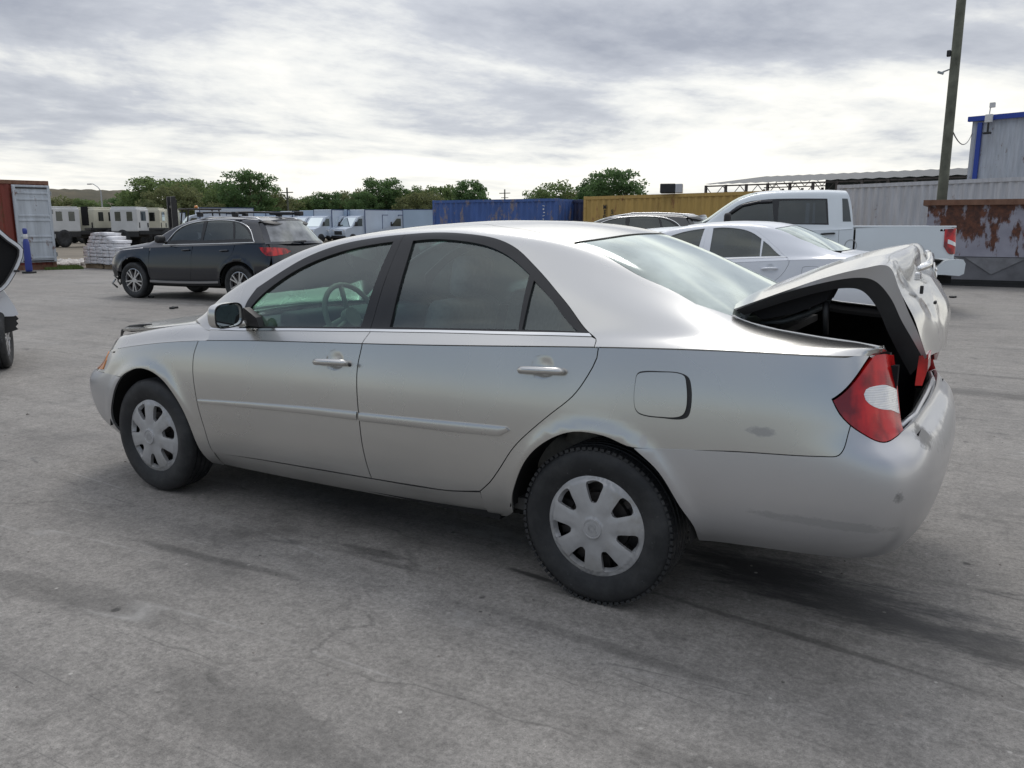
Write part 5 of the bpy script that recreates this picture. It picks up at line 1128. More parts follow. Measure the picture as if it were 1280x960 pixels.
    full = lambda nm, S, poly, m, **k: panel(nm, S, poly, m, root, 1, **{**dict(res=.1, step=.06), **k})
    full('roof', TU, [(-.62, .66), (-1.4, .68), (-2.1, .67), (-2.18, .85), (-2.2, 1.), (-2.18, 1.15), (-2.1, 1.33), (-1.4, 1.32), (-.62, 1.34), (-.62, 1.)], bd_, gap=.002)
    full('windshield', TU, [(-2.12, .66), (-2.4, .65), (-2.65, .63), (-2.9, .62), (-3.05, .8), (-3.08, 1.), (-3.05, 1.2), (-2.9, 1.38), (-2.65, 1.37), (-2.4, 1.35), (-2.12, 1.34), (-2.2, 1.15), (-2.22, 1.), (-2.2, .85)], M['glass2'])
    cb = MB(); sec = [tuple(TU(np.array([-.505]), np.array([t]))[0][1:]) for t in np.linspace(0, 1, 14)]; pl = [(y, z) for y, z in sec]+[(-y, z) for y, z in sec[::-1][1:]]; pl = [(.95, .6)]+pl+[(-.95, .6)]
    cb.prism(pl, -.53, -.505, axis='x'); cb.v = [(v[0]-.115*min(1, max(0, (v[2]-1.36)/.5)), v[1], v[2]) for v in cb.v]; cbo = cb.build('cab_back', bd_, root); gw = MB(); gw.bbox((-.555, 0, 1.58), (.02, 1.2, .36), .006, rot=(0, R(-12), 0)); gw.build('cab_rear_glass', M['glass2'], cbo)
    hd = MB(); V_ = []; nx = 14
    for i in range(nx):
        x = -4.45+1.45*i/(nx-1)
        for j in range(17):
            y = -.92+1.84*j/16; V_.append((x, y, 1.36-.10*((-2.9-x)/1.6)**2-.07*(abs(y)/.92)**4))
    hd.add(V_, [(i*17+j, i*17+j+1, (i+1)*17+j+1, (i+1)*17+j) for i in range(nx-1) for j in range(16)], True); hd.build('hood', bd_, root)
    tg = MB(); tg.bbox((1.13, 0, 1.06), (.06, 1.60, .52), .02); tgo = tg.build('tailgate', bd_, root); hh = MB(); hh.bbox((1.168, 0, 1.16), (.02, .2, .07), .008); hh.build('tailgate_handle', M['black'], tgo)
    br = MB()
    for s_ in (-1, 1): br.bbox((.30, s_*.92, 1.345), (1.62, .09, .03), .01)
    br.build('bed_rail', bd_, root)
    bf = MB(); bf.box((.30, 0, .80), (1.55, 1.72, .05)); bf.box((-.44, 0, 1.05), (.04, 1.8, .5)); bf.build('bed_floor', M['liner'], root)
    bp = MB(); bp.prism([(.98, .82), (1.10, .84), (1.26, .84), (1.30, .78), (1.29, .62), (1.22, .585), (1.0, .60), (.80, .60), (.80, .66)], -.98, .98); bpo = bp.build('rear_bumper', bd_, root)
    st_ = MB(); st_.bbox((1.22, 0, .845), (.16, 1.3, .015), .004); st_.build('bumper_step', M['black'], bpo)
    fb = MB(); fb.bbox((-4.68, 0, .72), (.22, 1.9, .34), .06); fb.build('front_bumper', M['chrome'], root); gr = MB(); gr.bbox((-4.62, 0, 1.03), (.12, 1.2, .30), .03); gr.build('grille', M['black'], root)
    u = MB(); u.box((-1.6, .42, .52), (5.4, .12, .16)); u.box((-1.6, -.42, .52), (5.4, .12, .16)); u.box((-2.0, 0, .58), (2.8, 1.5, .10)); u.box((-3.6, 0, .8), (1.3, 1., .5)); u.tube((0, -.8, .41), (0, .8, .41), .06); u.tube((-3.7, -.8, .41), (-3.7, .8, .41), .05); u.box((1.1, 0, .50), (.2, 1.2, .12)); u.bbox((.6, -.05, .5), (.5, .8, .2), .05); u.build('chassis', M['liner'], root)
    ci = MB(); ci.box((-1.6, 0, .95), (2.2, 1.75, .5)); ci.build('cabin_floor', M['dash'], root)
    for y in (-.42, .42): car_seat('front_seat', (-2.0, y, 1.05), root, col=M['dash'])
    return root
trk = make_truck((-.85, 12.74, .0), .30); trk.scale = (1, 1, 1.075)
tag(trk, 'white crew-cab pickup with black side windows beside the rusty dumpster', 'pickup truck')

# ---- the white car cut by the edge of the frame: a wing, a bare wheel, and its door standing open
def local_frame(pxx, d):
    p = at(pxx, 281, d=d); f_ = Vector((sin(YAW), cos(YAW), 0)); r_ = Vector((cos(YAW), -sin(YAW), 0)); return p, f_, r_
p0, f_, r_ = local_frame(0, 8.2)
wc = empty('damaged_white_car', (p0.x-.085*cos(YAW), p0.y+.085*sin(YAW), 0), -YAW+R(36)); tag(wc, 'white car cut off by the frame edge with a door open and no bumper', 'car')
wg = MB(); V = []; ny = 9; nx_ = 13
prof = [(-1.3, 1.02), (-.9, .99), (-.5, .97), (-.2, .93), (0, .87), (.07, .76), (.115, .66), (.145, .565), (.10, .55)]
for j in range(ny):
    y = .02+1.5*j/(ny-1); s_ = 1-.06*((j/(ny-1)-.5)*2)**4
    for x, z in prof: V.append((x*s_ if x > 0 else x, y, z+.05*sin(pi*min(1, j/(ny-1)))))
k = len(prof); wg.add(V, [(i*k+j, i*k+j+1, (i+1)*k+j+1, (i+1)*k+j) for i in range(ny-1) for j in range(k-1)], True)
wg.add([(x, .02, z) for x, z in prof]+[(-1.3, .02, .60), (-.75, .02, .55)], [tuple(range(k+2))]); wg.build('fender', M['whitepaint'], wc)
ln = MB(); rg = random.Random(3)
ol = [(-.9, .57), (-.4, .60), (.0, .565), (.12, .555), (.145, .52), (.12, .50), (.135, .47), (.11, .44), (.13, .41), (.05, .385), (-.05, .36), (-.4, .36), (-.9, .36)]
ln.prism(ol, .04, 1.45); ln.build('torn_bumper_liner', M['black'], wc)
bdw = MB(); bdw.prism([(-3.4, .35), (-.9, .30), (-.9, .98), (-1.35, 1.0), (-1.75, 1.38), (-3.0, 1.42), (-3.4, 1.0)], .03, 1.55); bdw.build('body', M['whitepaint'], wc)
for (x, y) in ((-.06, .18), (-.06, 1.35), (-2.6, .12), (-2.6, 1.4)):
    wh = make_wheel('wheel', (x-.0, y, .32), -1 if y < .7 else 1, .32, .22, .205, wc, 'alloy', treaded=False); wh.rotation_euler.z += R(78) if x > -1 else 0
dr = MB(); outer = [(-.85, 1.56), (-.3, 1.53), (.0, 1.475), (.13, 1.35), (.215, 1.275), (.238, 1.235), (.225, 1.16), (.19, 1.08), (.11, .94), (.03, .84), (-.1, .78), (-.6, .74), (-.85, .80)]
oi = inset(smooth_poly(outer, .05, 50), .0); n_ = len(oi)
def ring(mb, a, b_7, y0, y1):
    V = [(x, y0, z) for x, z in a]+[(x, y0, z) for x, z in b_7]+[(x, y1, z) for x, z in a]+[(x, y1, z) for x, z in b_7]; n = len(a)
    mb.add(V, [(i, (i+1) % n, n+(i+1) % n, n+i) for i in range(n)]+[(2*n+i, 3*n+i, 3*n+(i+1) % n, 2*n+(i+1) % n) for i in range(n)]+[(i, 2*n+i, 2*n+(i+1) % n, (i+1) % n) for i in range(n)]+[(n+i, n+(i+1) % n, 3*n+(i+1) % n, 3*n+i) for i in range(n)])
in1 = inset(oi, .030); in2 = inset(oi, .045); ring(dr, oi, in1, -.12, -.05); dro = dr.build('open_door', M['whitepaint'], wc)
d2_ = MB(); ring(d2_, in1, in2, -.13, -.05); ring(d2_, inset(oi, -.008), inset(oi, -.0), -.10, -.04); d2_.build('door_seal', M['black'], dro)
d3_ = MB(); d3_.prism([tuple(q) for q in in2], -.09, -.055); d3_.build('door_lining', M['void'], dro)
hh_ = MB(); hh_.bbox((.16, -.13, 1.02), (.05, .02, .02), .004); hh_.build('door_latch', M['black'], dro)
# ---------------------------------------------------------------- containers, dumpster, sheds, pole
def gp(pxx, d):
    p = at(pxx, 281, d=d); return Vector((p.x, p.y, 0))
def corr_wall(mb, L, z0, z1, y, depth=.036, pitch=.28, sgn=-1, inv=False):
    """trapezoid corrugation along x at plane y, facing sgn"""
    n = max(2, int(L/pitch)); p = L/n; xs = []; 
    for i in range(n):
        x0 = i*p
        for f, d_ in ((0, 0), (.26, 0), (.5, 1), (.76, 1)): xs.append((x0+f*p, d_))
    xs.append((L, 0)); V = []
    for x, d_ in xs: V += [(x, y-sgn*depth*d_, z0), (x, y-sgn*depth*d_, z1)]
    mb.add(V, [(2*i, 2*i+2, 2*i+3, 2*i+1) for i in range(len(xs)-1)])
def cont_mat(name, col, rust=.25, fade=.3, rustcol=(.085, .035, .018)):
    m = mat(name, col, .6); b = NB(m)
    c = b.ramp(b.noise(.7, 5, .6, sc=(1, 1, .6)), [(.3, tuple(k*(1-fade*.5) for k in col)), (.7, tuple(min(1, k*(1+fade*.5)) for k in col))])
    st = b.ramp(b.noise(3.2, 6, .65, sc=(2.6, 2.6, .25)), [(.35, .80), (.7, 1.12)]); c = b.mix(.9, c, st, 'MULTIPLY')
    r_ = b.ramp(b.noise(2.2, 8, .75, sc=(1.3, 1.3, .6), loc=(3, 1, 7)), [(.60-.16*rust, 0.), (.66-.10*rust, 1.)]); c = b.mix(b.math('MULTIPLY', r_, .9), c, b.mix(b.noise(14, 4), rustcol, tuple(k*2.1 for k in rustcol)))
    b.l(c, b.b.inputs['Base Color']); b.bump(b.noise(3, 3), .15, .02); return m
def make_container(name, p0, p1, h, m, label, group='shipping containers', frame_m=None, depth=2.44, doors=False, top_only=False):
    d = (p1-p0); L = d.length; rz = math.atan2(d.y, d.x); root = empty(name, (p0.x, p0.y, 0), rz); tag(root, label, 'container', group)
    fm = frame_m or m
    for (nm, y, s_) in (('side_wall', 0.0, -1), ('side_wall', depth, 1)):
        w_ = MB(); corr_wall(w_, L-.26, .16, h-.12, y+(.02 if s_ < 0 else -.02), sgn=s_); w_.v = [(v[0]+.13, v[1], v[2]) for v in w_.v]; w_.build(nm, m, root)
    e_ = MB(); corr_wall(e_, depth-.26, .16, h-.12, 0, sgn=-1); e_.v = [(L-.03+v[1], v[0]+.13, v[2]) for v in e_.v]; e_.build('end_wall', m, root)
    f_ = MB()
    for y in (.03, depth-.03):
        f_.box((L/2, y, h-.06), (L-.3, .06, .12)); f_.box((L/2, y, .08), (L-.3, .06, .16))
        for x in (.065, L-.065): f_.box((x, y+(.035 if y < 1 else -.035), h/2), (.13, .13, h-.24))
    for x in (.065, L-.065): f_.box((x, depth/2, h-.07), (.10, depth-.3, .11)); f_.box((x, depth/2, .08), (.10, depth-.3, .16))
    fo = f_.build('steel_frame', fm, root)
    cc = MB()
    for x in (.089, L-.089):
        for y in (.081, depth-.081):
            for z in (.06, h-.057): cc.bbox((x, y, z), (.182, .166, .122), .008)
    cc.build('corner_casting', fm, fo)
    rf = MB(); corr_wall(rf, L-.2, 0, depth-.12, 0, .02, .22); rf.v = [(v[0]+.1, v[2]+.06, h-.035+v[1]) for v in rf.v]; rf.build('roof', fm, root)
    dp = MB(); 
    for s_ in (0, 1):
        y0 = .14+s_*(depth/2-.13); dp.box((.03, y0+(depth/2-.15)/2, h/2+.02), (.05, depth/2-.16, h-.34))
    dpo = dp.build('door_panel', fm, root)
    db = MB()
    for k_ in range(4): y = .38+k_*.56; db.tube((-.02, y, .2), (-.02, y, h-.2), .018, n=8)
    db.build('lock_bar', M['steel'], dpo)
    return root
CB = cont_mat('blue_container_paint', (.055, .115, .32), .35, .4, (.16, .13, .12)); CY = cont_mat('yellow_container_paint', (.46, .30, .085), .10, .2, (.17, .075, .03)); CG = cont_mat('grey_container_paint', (.52, .525, .55), -.2, .12)
CD = cont_mat('dark_container_paint', (.035, .045, .10), .6, .3, (.06, .045, .04)); CR = cont_mat('red_container_paint', (.22, .045, .03), .25, .3)
rustfr = cont_mat('rusted_rail', (.20, .10, .06), .6, .4)
make_container('shipping_container', gp(541, 38.5), gp(697, 35.2), 2.59, CB, 'blue corrugated shipping container with rust streaks standing above the roof of the silver sedan')
make_container('shipping_container', gp(699, 37.2), gp(735, 31.5)+Vector((0, 3, 0)), 2.55, CD, 'dark weathered container wedged between the blue one and the yellow one')
yc = make_container('shipping_container', gp(729, 33.2), gp(962, 27.3), 2.59, CY, 'long mustard yellow container behind the white pickup and the black SUV', frame_m=CY)
make_container('shipping_container', gp(1043, 30.2), gp(1310, 24.2), 2.9, CG, 'pale grey ribbed container behind the rusty dumpster')
# stencilled letters down the yellow side
def letters(txt, p, size, rz, m, parent, name='stencil_letter'):
    c_ = bpy.data.curves.new(name, 'FONT'); c_.body = txt; c_.size = size; c_.extrude = .002; c_.align_x = 'CENTER'; c_.offset = .006
    o = bpy.data.objects.new(name, c_); sc.collection.objects.link(o); bpy.context.view_layer.update()
    dg = bpy.context.evaluated_depsgraph_get(); me = bpy.data.meshes.new_from_object(o.evaluated_get(dg)); bpy.data.objects.remove(o)
    me.materials.clear(); me.materials.append(m); o = bpy.data.objects.new(name, me); sc.collection.objects.link(o); o.parent = parent; o.location = p; o.rotation_euler = (pi/2, 0, rz); return o
ltr = mat('stencil_black', (.015, .015, .018), .6); lwh = mat('stencil_white', (.7, .7, .7), .6)
for col, (x, z0, t) in enumerate(((1.12, 2.09, 'MEDU'), (1.50, 1.90, 'SMU'))):
    for i, ch in enumerate(t): letters(ch, (x, -.0, z0-.205*i), .23, 0, ltr, yc)
bc = [o for o in sc.objects if o.name == 'shipping_container'][0]
lm_ = MB(); rg = random.Random(8)
for i in range(7): lm_.box((5.95+rg.uniform(-.03, .03), -.004, 2.28-.14*i), (rg.uniform(.05, .12), .004, rg.uniform(.02, .06)), rot=(0, rg.uniform(-.5, .5), 0))
lm_.build('worn_marking', lwh, bc)
ab = MB(); q = at(835, 238, d=30); ab.bbox((0, 0, 0), (.55, .6, .34), .03); abx = ab.build('junk_box', M['black']); abx.location = (q.x, q.y, 2.78); abx.rotation_euler.z = .3; tag(abx, 'small black box with a grey end lying on the yellow container', 'box')
a2 = MB(); a2.bbox((.40, 0, -.0), (.26, .56, .32), .02); o_ = a2.build('grey_end', CG, abx)
# red container at the left with its grey door folded back along the side
p1 = gp(66, 27.4); p0_ = gp(-70, 25.2); rc = make_container('shipping_container', p0_, p1, 2.9, CR, 'red shipping container at the frame edge, its grey door folded back along the side', frame_m=rustfr)
Lr = (p1-p0_).length
dg_ = empty('folded_door', (Lr-.02, -.09, 0)); dg_.parent = rc
CW = cont_mat('grey_door_paint', (.46, .50, .54), .06, .15)
dm_ = MB(); W = 1.12; fo_ = []
for z0, z1, d_ in ((.30, .98, 0), (1.04, 1.50, 1), (1.56, 2.02, 0), (2.08, 2.62, 1)): pass
dm_.bbox((-W/2, 0, 1.50), (W, .05, 2.50), .01); 
for z in (.40, .95, 1.10, 1.62, 1.77, 2.30, 2.50): dm_.bbox((-W/2, -.035, z), (W-.18, .03, .07), .012)
for x in (-.05, -W+.05): dm_.bbox((x, -.03, 1.50), (.09, .03, 2.46), .008)
dm_.build('door_leaf', CW, dg_); dz_ = MB(); dz_.bbox((-W/2, -.045, 2.66), (W-.2, .02, .05), .005); dz_.bbox((-W/2, -.045, .30), (W-.2, .02, .04), .005); dz_.build('door_gasket', M['black'], dg_)
hp_ = MB(); 
for z in (.5, 1.1, 1.9, 2.5): hp_.tube((.02, -.02, z-.07), (.02, -.02, z+.07), .022, n=8)
hp_.build('hinge_pin', M['steel'], dg_)
# blue-and-white gas bottle trolley in front of it
bp_ = gp(30, 25.0); tr_ = empty('gas_cylinder', bp_, .3); tr_.scale = (.62, .62, .95); tag(tr_, 'slim blue cylinder with a white collar against the folded container door', 'gas cylinder')
blu = mat('blue_enamel', (.03, .05, .25), .4); cy = MB(); cy.lathe([(0, .06), (.14, .06), (.16, .12), (.15, .95), (.11, 1.08), (.07, 1.12)], 24, axis='z'); cy.build('cylinder_body', blu, tr_)
cy = MB(); cy.lathe([(.072, 1.10), (.10, 1.12), (.10, 1.24), (.072, 1.26)], 20, axis='z'); cy.build('collar', M['whitegoods'], tr_); cy = MB(); cy.lathe([(0, 1.45), (.09, 1.44), (.11, 1.38), (.10, 1.28), (.06, 1.25)], 20, axis='z'); cy.build('cap', blu, tr_); cy = MB(); cy.bbox((0, 0, .03), (.5, .4, .06), .01); cy.build('foot_plate', M['black'], tr_)
# rusty dumpster
DM = mat('dumpster_paint', (.26, .25, .29), .6); b = NB(DM); xs_ = b.n('ShaderNodeSeparateXYZ'); b.l(b.tc.outputs['Object'], xs_.inputs[0])
topb = b.n('ShaderNodeMapRange'); b.l(xs_.outputs[2], topb.inputs[0]); topb.inputs[1].default_value = .7; topb.inputs[2].default_value = 2.0; topb.inputs[3].default_value = -.09; topb.inputs[4].default_value = .07
r1 = b.math('ADD', b.noise(1.5, 8, .68, sc=(1.5, 1, .55), loc=(1, 0, 4)), topb.outputs[0]); rm = b.ramp(r1, [(.45, 0.), (.50, 1.)])
c = b.ramp(b.noise(1.2, 6, .6), [(.3, (.24, .235, .28)), (.7, (.38, .375, .43))]); c = b.mix(rm, c, b.mix(b.ramp(b.noise(7, 6, .7), [(.4, 0.), (.6, 1.)]), (.050, .018, .012), (.145, .050, .024)))
b.l(c, b.b.inputs['Base Color']); b.bump(rm, .3, .01)
d0 = gp(1158, 20.2); d1 = gp(1420, 18.2); dd_ = d1-d0; dr_ = empty('dumpster', d0, math.atan2(dd_.y, dd_.x)); tag(dr_, 'open steel dumpster with peeling grey paint and rust patches by the pickup tail', 'dumpster')
L = dd_.length; H = 2.04
s_ = MB(); s_.box((L/2, .03, (H+.72)/2), (L, .06, H-.72)); s_.box((L/2, 2.3, H/2+.1), (L, .06, H-.2)); s_.box((.03, 1.17, H/2+.1), (.06, 2.2, H-.2)); s_.box((L-.03, 1.17, H/2+.1), (.06, 2.2, H-.2)); s_.box((L/2, 1.17, .3), (L, 2.2, .05)); s_.build('side_panel', DM, dr_)
s_ = MB(); s_.box((L/2, -.01, H-.03), (L+.16, .16, .13)); s_.box((-.04, 1.1, H-.03), (.14, 2.3, .13)); s_.box((L/2, 2.34, H-.03), (L+.16, .14, .13)); s_.build('top_rim', rustfr, dr_)
s_ = MB(); s_.prism([(0, .16), (0, .72), (L, .72), (L, .16)], .02, .09); s_.build('lower_panel', noisy('dark_grey_steel', (.13, .13, .14), .6, 0, .3, 2), dr_)
s_ = MB(); s_.prism([(.9, .70), (2.2, .70), (1.5, .30)], -.004, .018); s_.build('gusset', noisy('gusset_steel', (.18, .18, .19), .6, 0, .3, 3), dr_)
s_ = MB(); s_.box((L/2, .10, .13), (L, .1, .07)); s_.box((L/2, .12, .05), (L-.2, .08, .09)); s_.build('skid', M['black'], dr_)
for y in (.25, 2.0):
    for x in (.3, L-.4):
        s_ = MB(); s_.tube((x, y-.1, .1), (x, y+.1, .1), .1, n=16); s_.build('roller', M['black'], dr_)
# warehouse
WM = cont_mat('steel_cladding', (.46, .49, .54), .02, .12); w0 = gp(1203, 46); w1 = gp(1420, 40); wd = w1-w0
wr_ = empty('warehouse', w0, math.atan2(wd.y, wd.x)); tag(wr_, 'tall grey steel-clad warehouse with blue gutter and downpipe', 'building'); L = wd.length; H = 7.15
w_ = MB(); corr_wall(w_, L, 0, H, 0, .05, .55); w_.build('front_wall', WM, wr_); w_ = MB(); corr_wall(w_, 14, 0, H, 0, .04, .55); w_.v = [(-.02-v[1]*0+0.*v[0]+v[1], v[0], v[2]) for v in w_.v]; w_.build('side_wall', WM, wr_)
bt = mat('blue_trim', (.02, .055, .33), .4); w_ = MB(); w_.box((L/2, -.10, H+.02), (L+.4, .26, .26)); w_.build('gutter', bt, wr_); w_ = MB(); w_.box((.42, -.09, H/2-.1), (.22, .14, H-.2)); w_.build('downpipe', bt, wr_)
w_ = MB(); w_.add([(-.1, -.2, H+.1), (L+.1, -.2, H+.1), (L+.1, 14, H+1.6), (-.1, 14, H+1.6)], [(0, 1, 2, 3)]); w_.build('roof', WM, wr_)
lt = empty('security_light', (w0+wd.normalized()*.95), wr_.rotation_euler.z); lt.parent = None; tag(lt, 'white camera box and lamp on a bracket over the blue gutter', 'camera')
l_ = MB(); l_.bbox((0, -.42, H-.05), (.36, .18, .42), .02); l_.build('junction_box', M['whitegoods'], lt); l_ = MB(); l_.tube((0, -.42, H+.1), (.02, -.42, H+.55), .03); l_.bbox((.12, -.44, H+.62), (.26, .18, .26), .02); l_.build('aerial', M['whitegoods'], lt); l_ = MB(); l_.tube((0, -.42, H-.2), (0, -.42, H-.75), .05); l_.bbox((0, -.48, H-.82), (.36, .30, .10), .02); l_.build('lamp_arm', M['black'], lt)
# open shed roof beyond
sA, sB = gp(886, 76), gp(1215, 61); sd_ = sB-sA; sh = empty('open_shed', sA, math.atan2(sd_.y, sd_.x)); tag(sh, 'long open-sided steel shed with a low grey metal roof on trusses', 'shed'); L = sd_.length
RM = cont_mat('roof_sheeting', (.12, .125, .125), .06, .2)
r_ = MB(); n_ = int(L/1.1); V = []
for i in range(n_*2+1):
    x = L*i/(n_*2); z = .0 if i % 2 else .07; V += [(x, -1, 5.05+z), (x, 11, 6.25+z)]
r_.add(V, [(2*i, 2*i+2, 2*i+3, 2*i+1) for i in range(n_*2)]); r_.build('roof_sheets', RM, sh)
r_ = MB(); tm = noisy('truss_steel', (.10, .085, .075), .7, .3, .4, 4)
for y, z in ((-.8, 5.0), (10.5, 6.2)):
    r_.box((L/2, y, z-.08), (L, .12, .12)); r_.box((L/2, y, z-1.05), (L, .10, .10)); k_ = int(L/1.6)
    for i in range(k_):
        x0 = L*i/k_; x1 = L*(i+1)/k_; r_.tube((x0, y, z-.1), ((x0+x1)/2, y, z-1.05), .035, n=5, caps=False); r_.tube(((x0+x1)/2, y, z-1.05), (x1, y, z-.1), .035, n=5, caps=False)
r_.build('truss', tm, sh)
for i in range(12):
    for y in (-.8, 10.5):
        s1 = MB(); s1.box((L*i/11, y, 2.5), (.2, .2, 5.)); s1.build('post', tm, sh)
s1 = MB(); s1.box((L/2+3.2, 10.3, 3.1), (L-6.4, .1, 6.0)); s1.build('back_wall', noisy('shed_back_sheet', (.10, .12, .11), .7, 0, .4, .6), sh)
s1 = MB()
# timber pole with cameras
pp = gp(1174, 22.5); pl = empty('utility_pole', pp); tag(pl, 'tall weathered timber pole rising beside the warehouse', 'pole', 'poles')
WD = noisy('pole_timber', (.125, .13, .10), .85, 0, .4, 3, .3); s1 = MB(); s1.tube((0, 0, 0), (0, 0, 12), .135, .105, 16); s1.build('pole_shaft', WD, pl)
s1 = MB(); s1.bbox((-.17, -.02, 5.95), (.10, .12, .16), .02); s1.build('camera_box', M['black'], pl); s1 = MB(); s1.tube((-.12, 0, 5.55), (-.30, -.05, 5.48), .022); s1.bbox((-.32, -.06, 5.47), (.16, .07, .06), .01, rot=(0, R(20), 0)); s1.build('bracket_lamp', M['steel'], pl)
cb_ = MB(); a_ = Vector((pp.x+.1, pp.y, 3.95)); b_8 = Vector((w0.x, w0.y, 6.4)); s0 = a_; 
cb_.path([s0.lerp(b_8, t)+Vector((0, 0, -.9*4*t*(1-t)*.5)) for t in np.linspace(0, 1, 12)], .018, 5); tag(cb_.build('slack_cable', M['black']), 'thin slack cable from the timber pole to the warehouse corner', 'cable')
# distant street lamp and poles
def far_pole(px_, top, d, label, arm=False):
    q = gp(px_, d); z = 1.48+(281-top)*d/1020; r_ = empty('street_lamp' if arm else 'power_pole', q); tag(r_, label, 'street lamp' if arm else 'pole', None if arm else 'poles')
    s1 = MB(); s1.tube((0, 0, 0), (0, 0, z), .12 if arm else .16, .07 if arm else .10, 8); s1.build('shaft', M['galv'] if arm else WD, r_)
    s1 = MB()
    if arm: s1.path([(0, 0, z), (-.5, 0, z+.45), (-1.3, 0, z+.8), (-1.9, 0, z+.85)], .05, 6); s1.bbox((-2.1, 0, z+.82), (.6, .25, .12), .03); s1.build('lamp_head', M['galv'], r_)
    else: s1.box((0, 0, z-.6), (2.0, .12, .12)); s1.box((0, 0, z-1.3), (1.3, .1, .1)); s1.build('crossarm', WD, r_)
    return z, q
M['galv'] = mat('galvanised', (.42, .43, .44), .5, .3)
far_pole(130, 240, 95, 'grey street lamp rising in front of the long hill', True)
far_pole(361, 236, 105, 'thin power pole with crossarms standing among the trees behind the vans'); far_pole(631, 238, 130, 'thin power pole above the blue container')
# ---------------------------------------------------------------- far yard: trucks, vans, pallets, verge, hill, trees
TAN = noisy('tan_cab_paint', (.55, .53, .42), .6, 0, .12, .8); GRC = noisy('pale_grey_cab_paint', (.55, .56, .56), .6, 0, .12, .8); VANW = noisy('van_white', (.50, .56, .64), .45, 0, .08, .5); VANB = noisy('van_blue_white', (.38, .48, .60), .45, 0, .1, .4)
def mil_truck(q, rz, cabm, label, opening=False):
    r_ = empty('military_truck', q, rz); tag(r_, label, 'truck', 'tan and grey trucks on the far lot')
    s1 = MB(); s1.bbox((0, 0, 1.78), (2.3, 2.35, 1.5), .07); s1.bbox((0, 0, 2.58), (2.1, 2.2, .12), .04); cb = s1.build('cab', cabm, r_)
    for x in (-.55, .55):
        for s_ in (-1, 1):
            s1 = MB(); s1.bbox((x*.9, s_*1.18, 2.02), (.48, .03, .60), .06); s1.build('window', M['darkglass'], cb)
    for s_ in (-1, 1):
        s1 = MB(); s1.bbox((s_*1.16, 0, 2.05), (.03, 1.0 if not opening else .9, .62 if not opening else 1.25), .03); s1.build('windscreen' if not opening else 'doorway', M['darkglass'] if not opening else M['void'], cb)
        s1 = MB(); s1.bbox((s_*1.165, .85, 1.45), (.03, .25, .30), .02); s1.bbox((s_*1.165, -.85, 1.45), (.03, .16, .35), .02); s1.build('vent_panel', M['black'], cb)
    s1 = MB(); s1.bbox((1.6, 0, .95), (5.4, 2.1, .26), .03); s1.bbox((3.1, 0, 1.18), (2.2, 2.2, .18), .03); s1.bbox((-1.25, 0, .78), (.2, 2.3, .4), .03); s1.bbox((0, 0, .85), (2.3, 2.3, .40), .05); s1.build('chassis', M['black'], r_)
    for x in (-.2, 3.6):
        for s_ in (-1, 1):
            s1 = MB(); s1.lathe([(0, -.18), (.30, -.18), (.34, -.2), (.56, -.18), (.60, -.12), (.60, .12), (.56, .18), (0, .18)], 24, c=(x, s_*1.0, .60)); s1.build('wheel', M['tyre'], r_)
    return r_
far_tr = [(76, 54, 1.45, GRC, 'pale grey truck cab next to the folded container door', 0), (99, 66, 1.5, GRC, 'dark-framed truck between the grey cab and the tan cab', 0), (122, 56, 1.70, TAN, 'tan truck cab with an open dark doorway behind the bag pallets', 1), (146, 62, 1.3, TAN, 'cream truck cab tucked behind the doorway cab', 0), (163, 55, 1.55, GRC, 'grey truck cab with one square window behind the SUV hood', 0), (188, 58, 1.75, TAN, 'yellowish truck cab beside the forklift mast', 0), (206, 63, 1.4, TAN, 'tan truck cab half hidden by the forklift mast', 0)]
for (px_, d, az, cm, lb, op) in far_tr:
    q = gp(px_, d); mt_ = mil_truck(q, az-.55+.5*math.sin(px_*3.), cm, lb, bool(op)); mt_.scale = (.78, .78, 1)
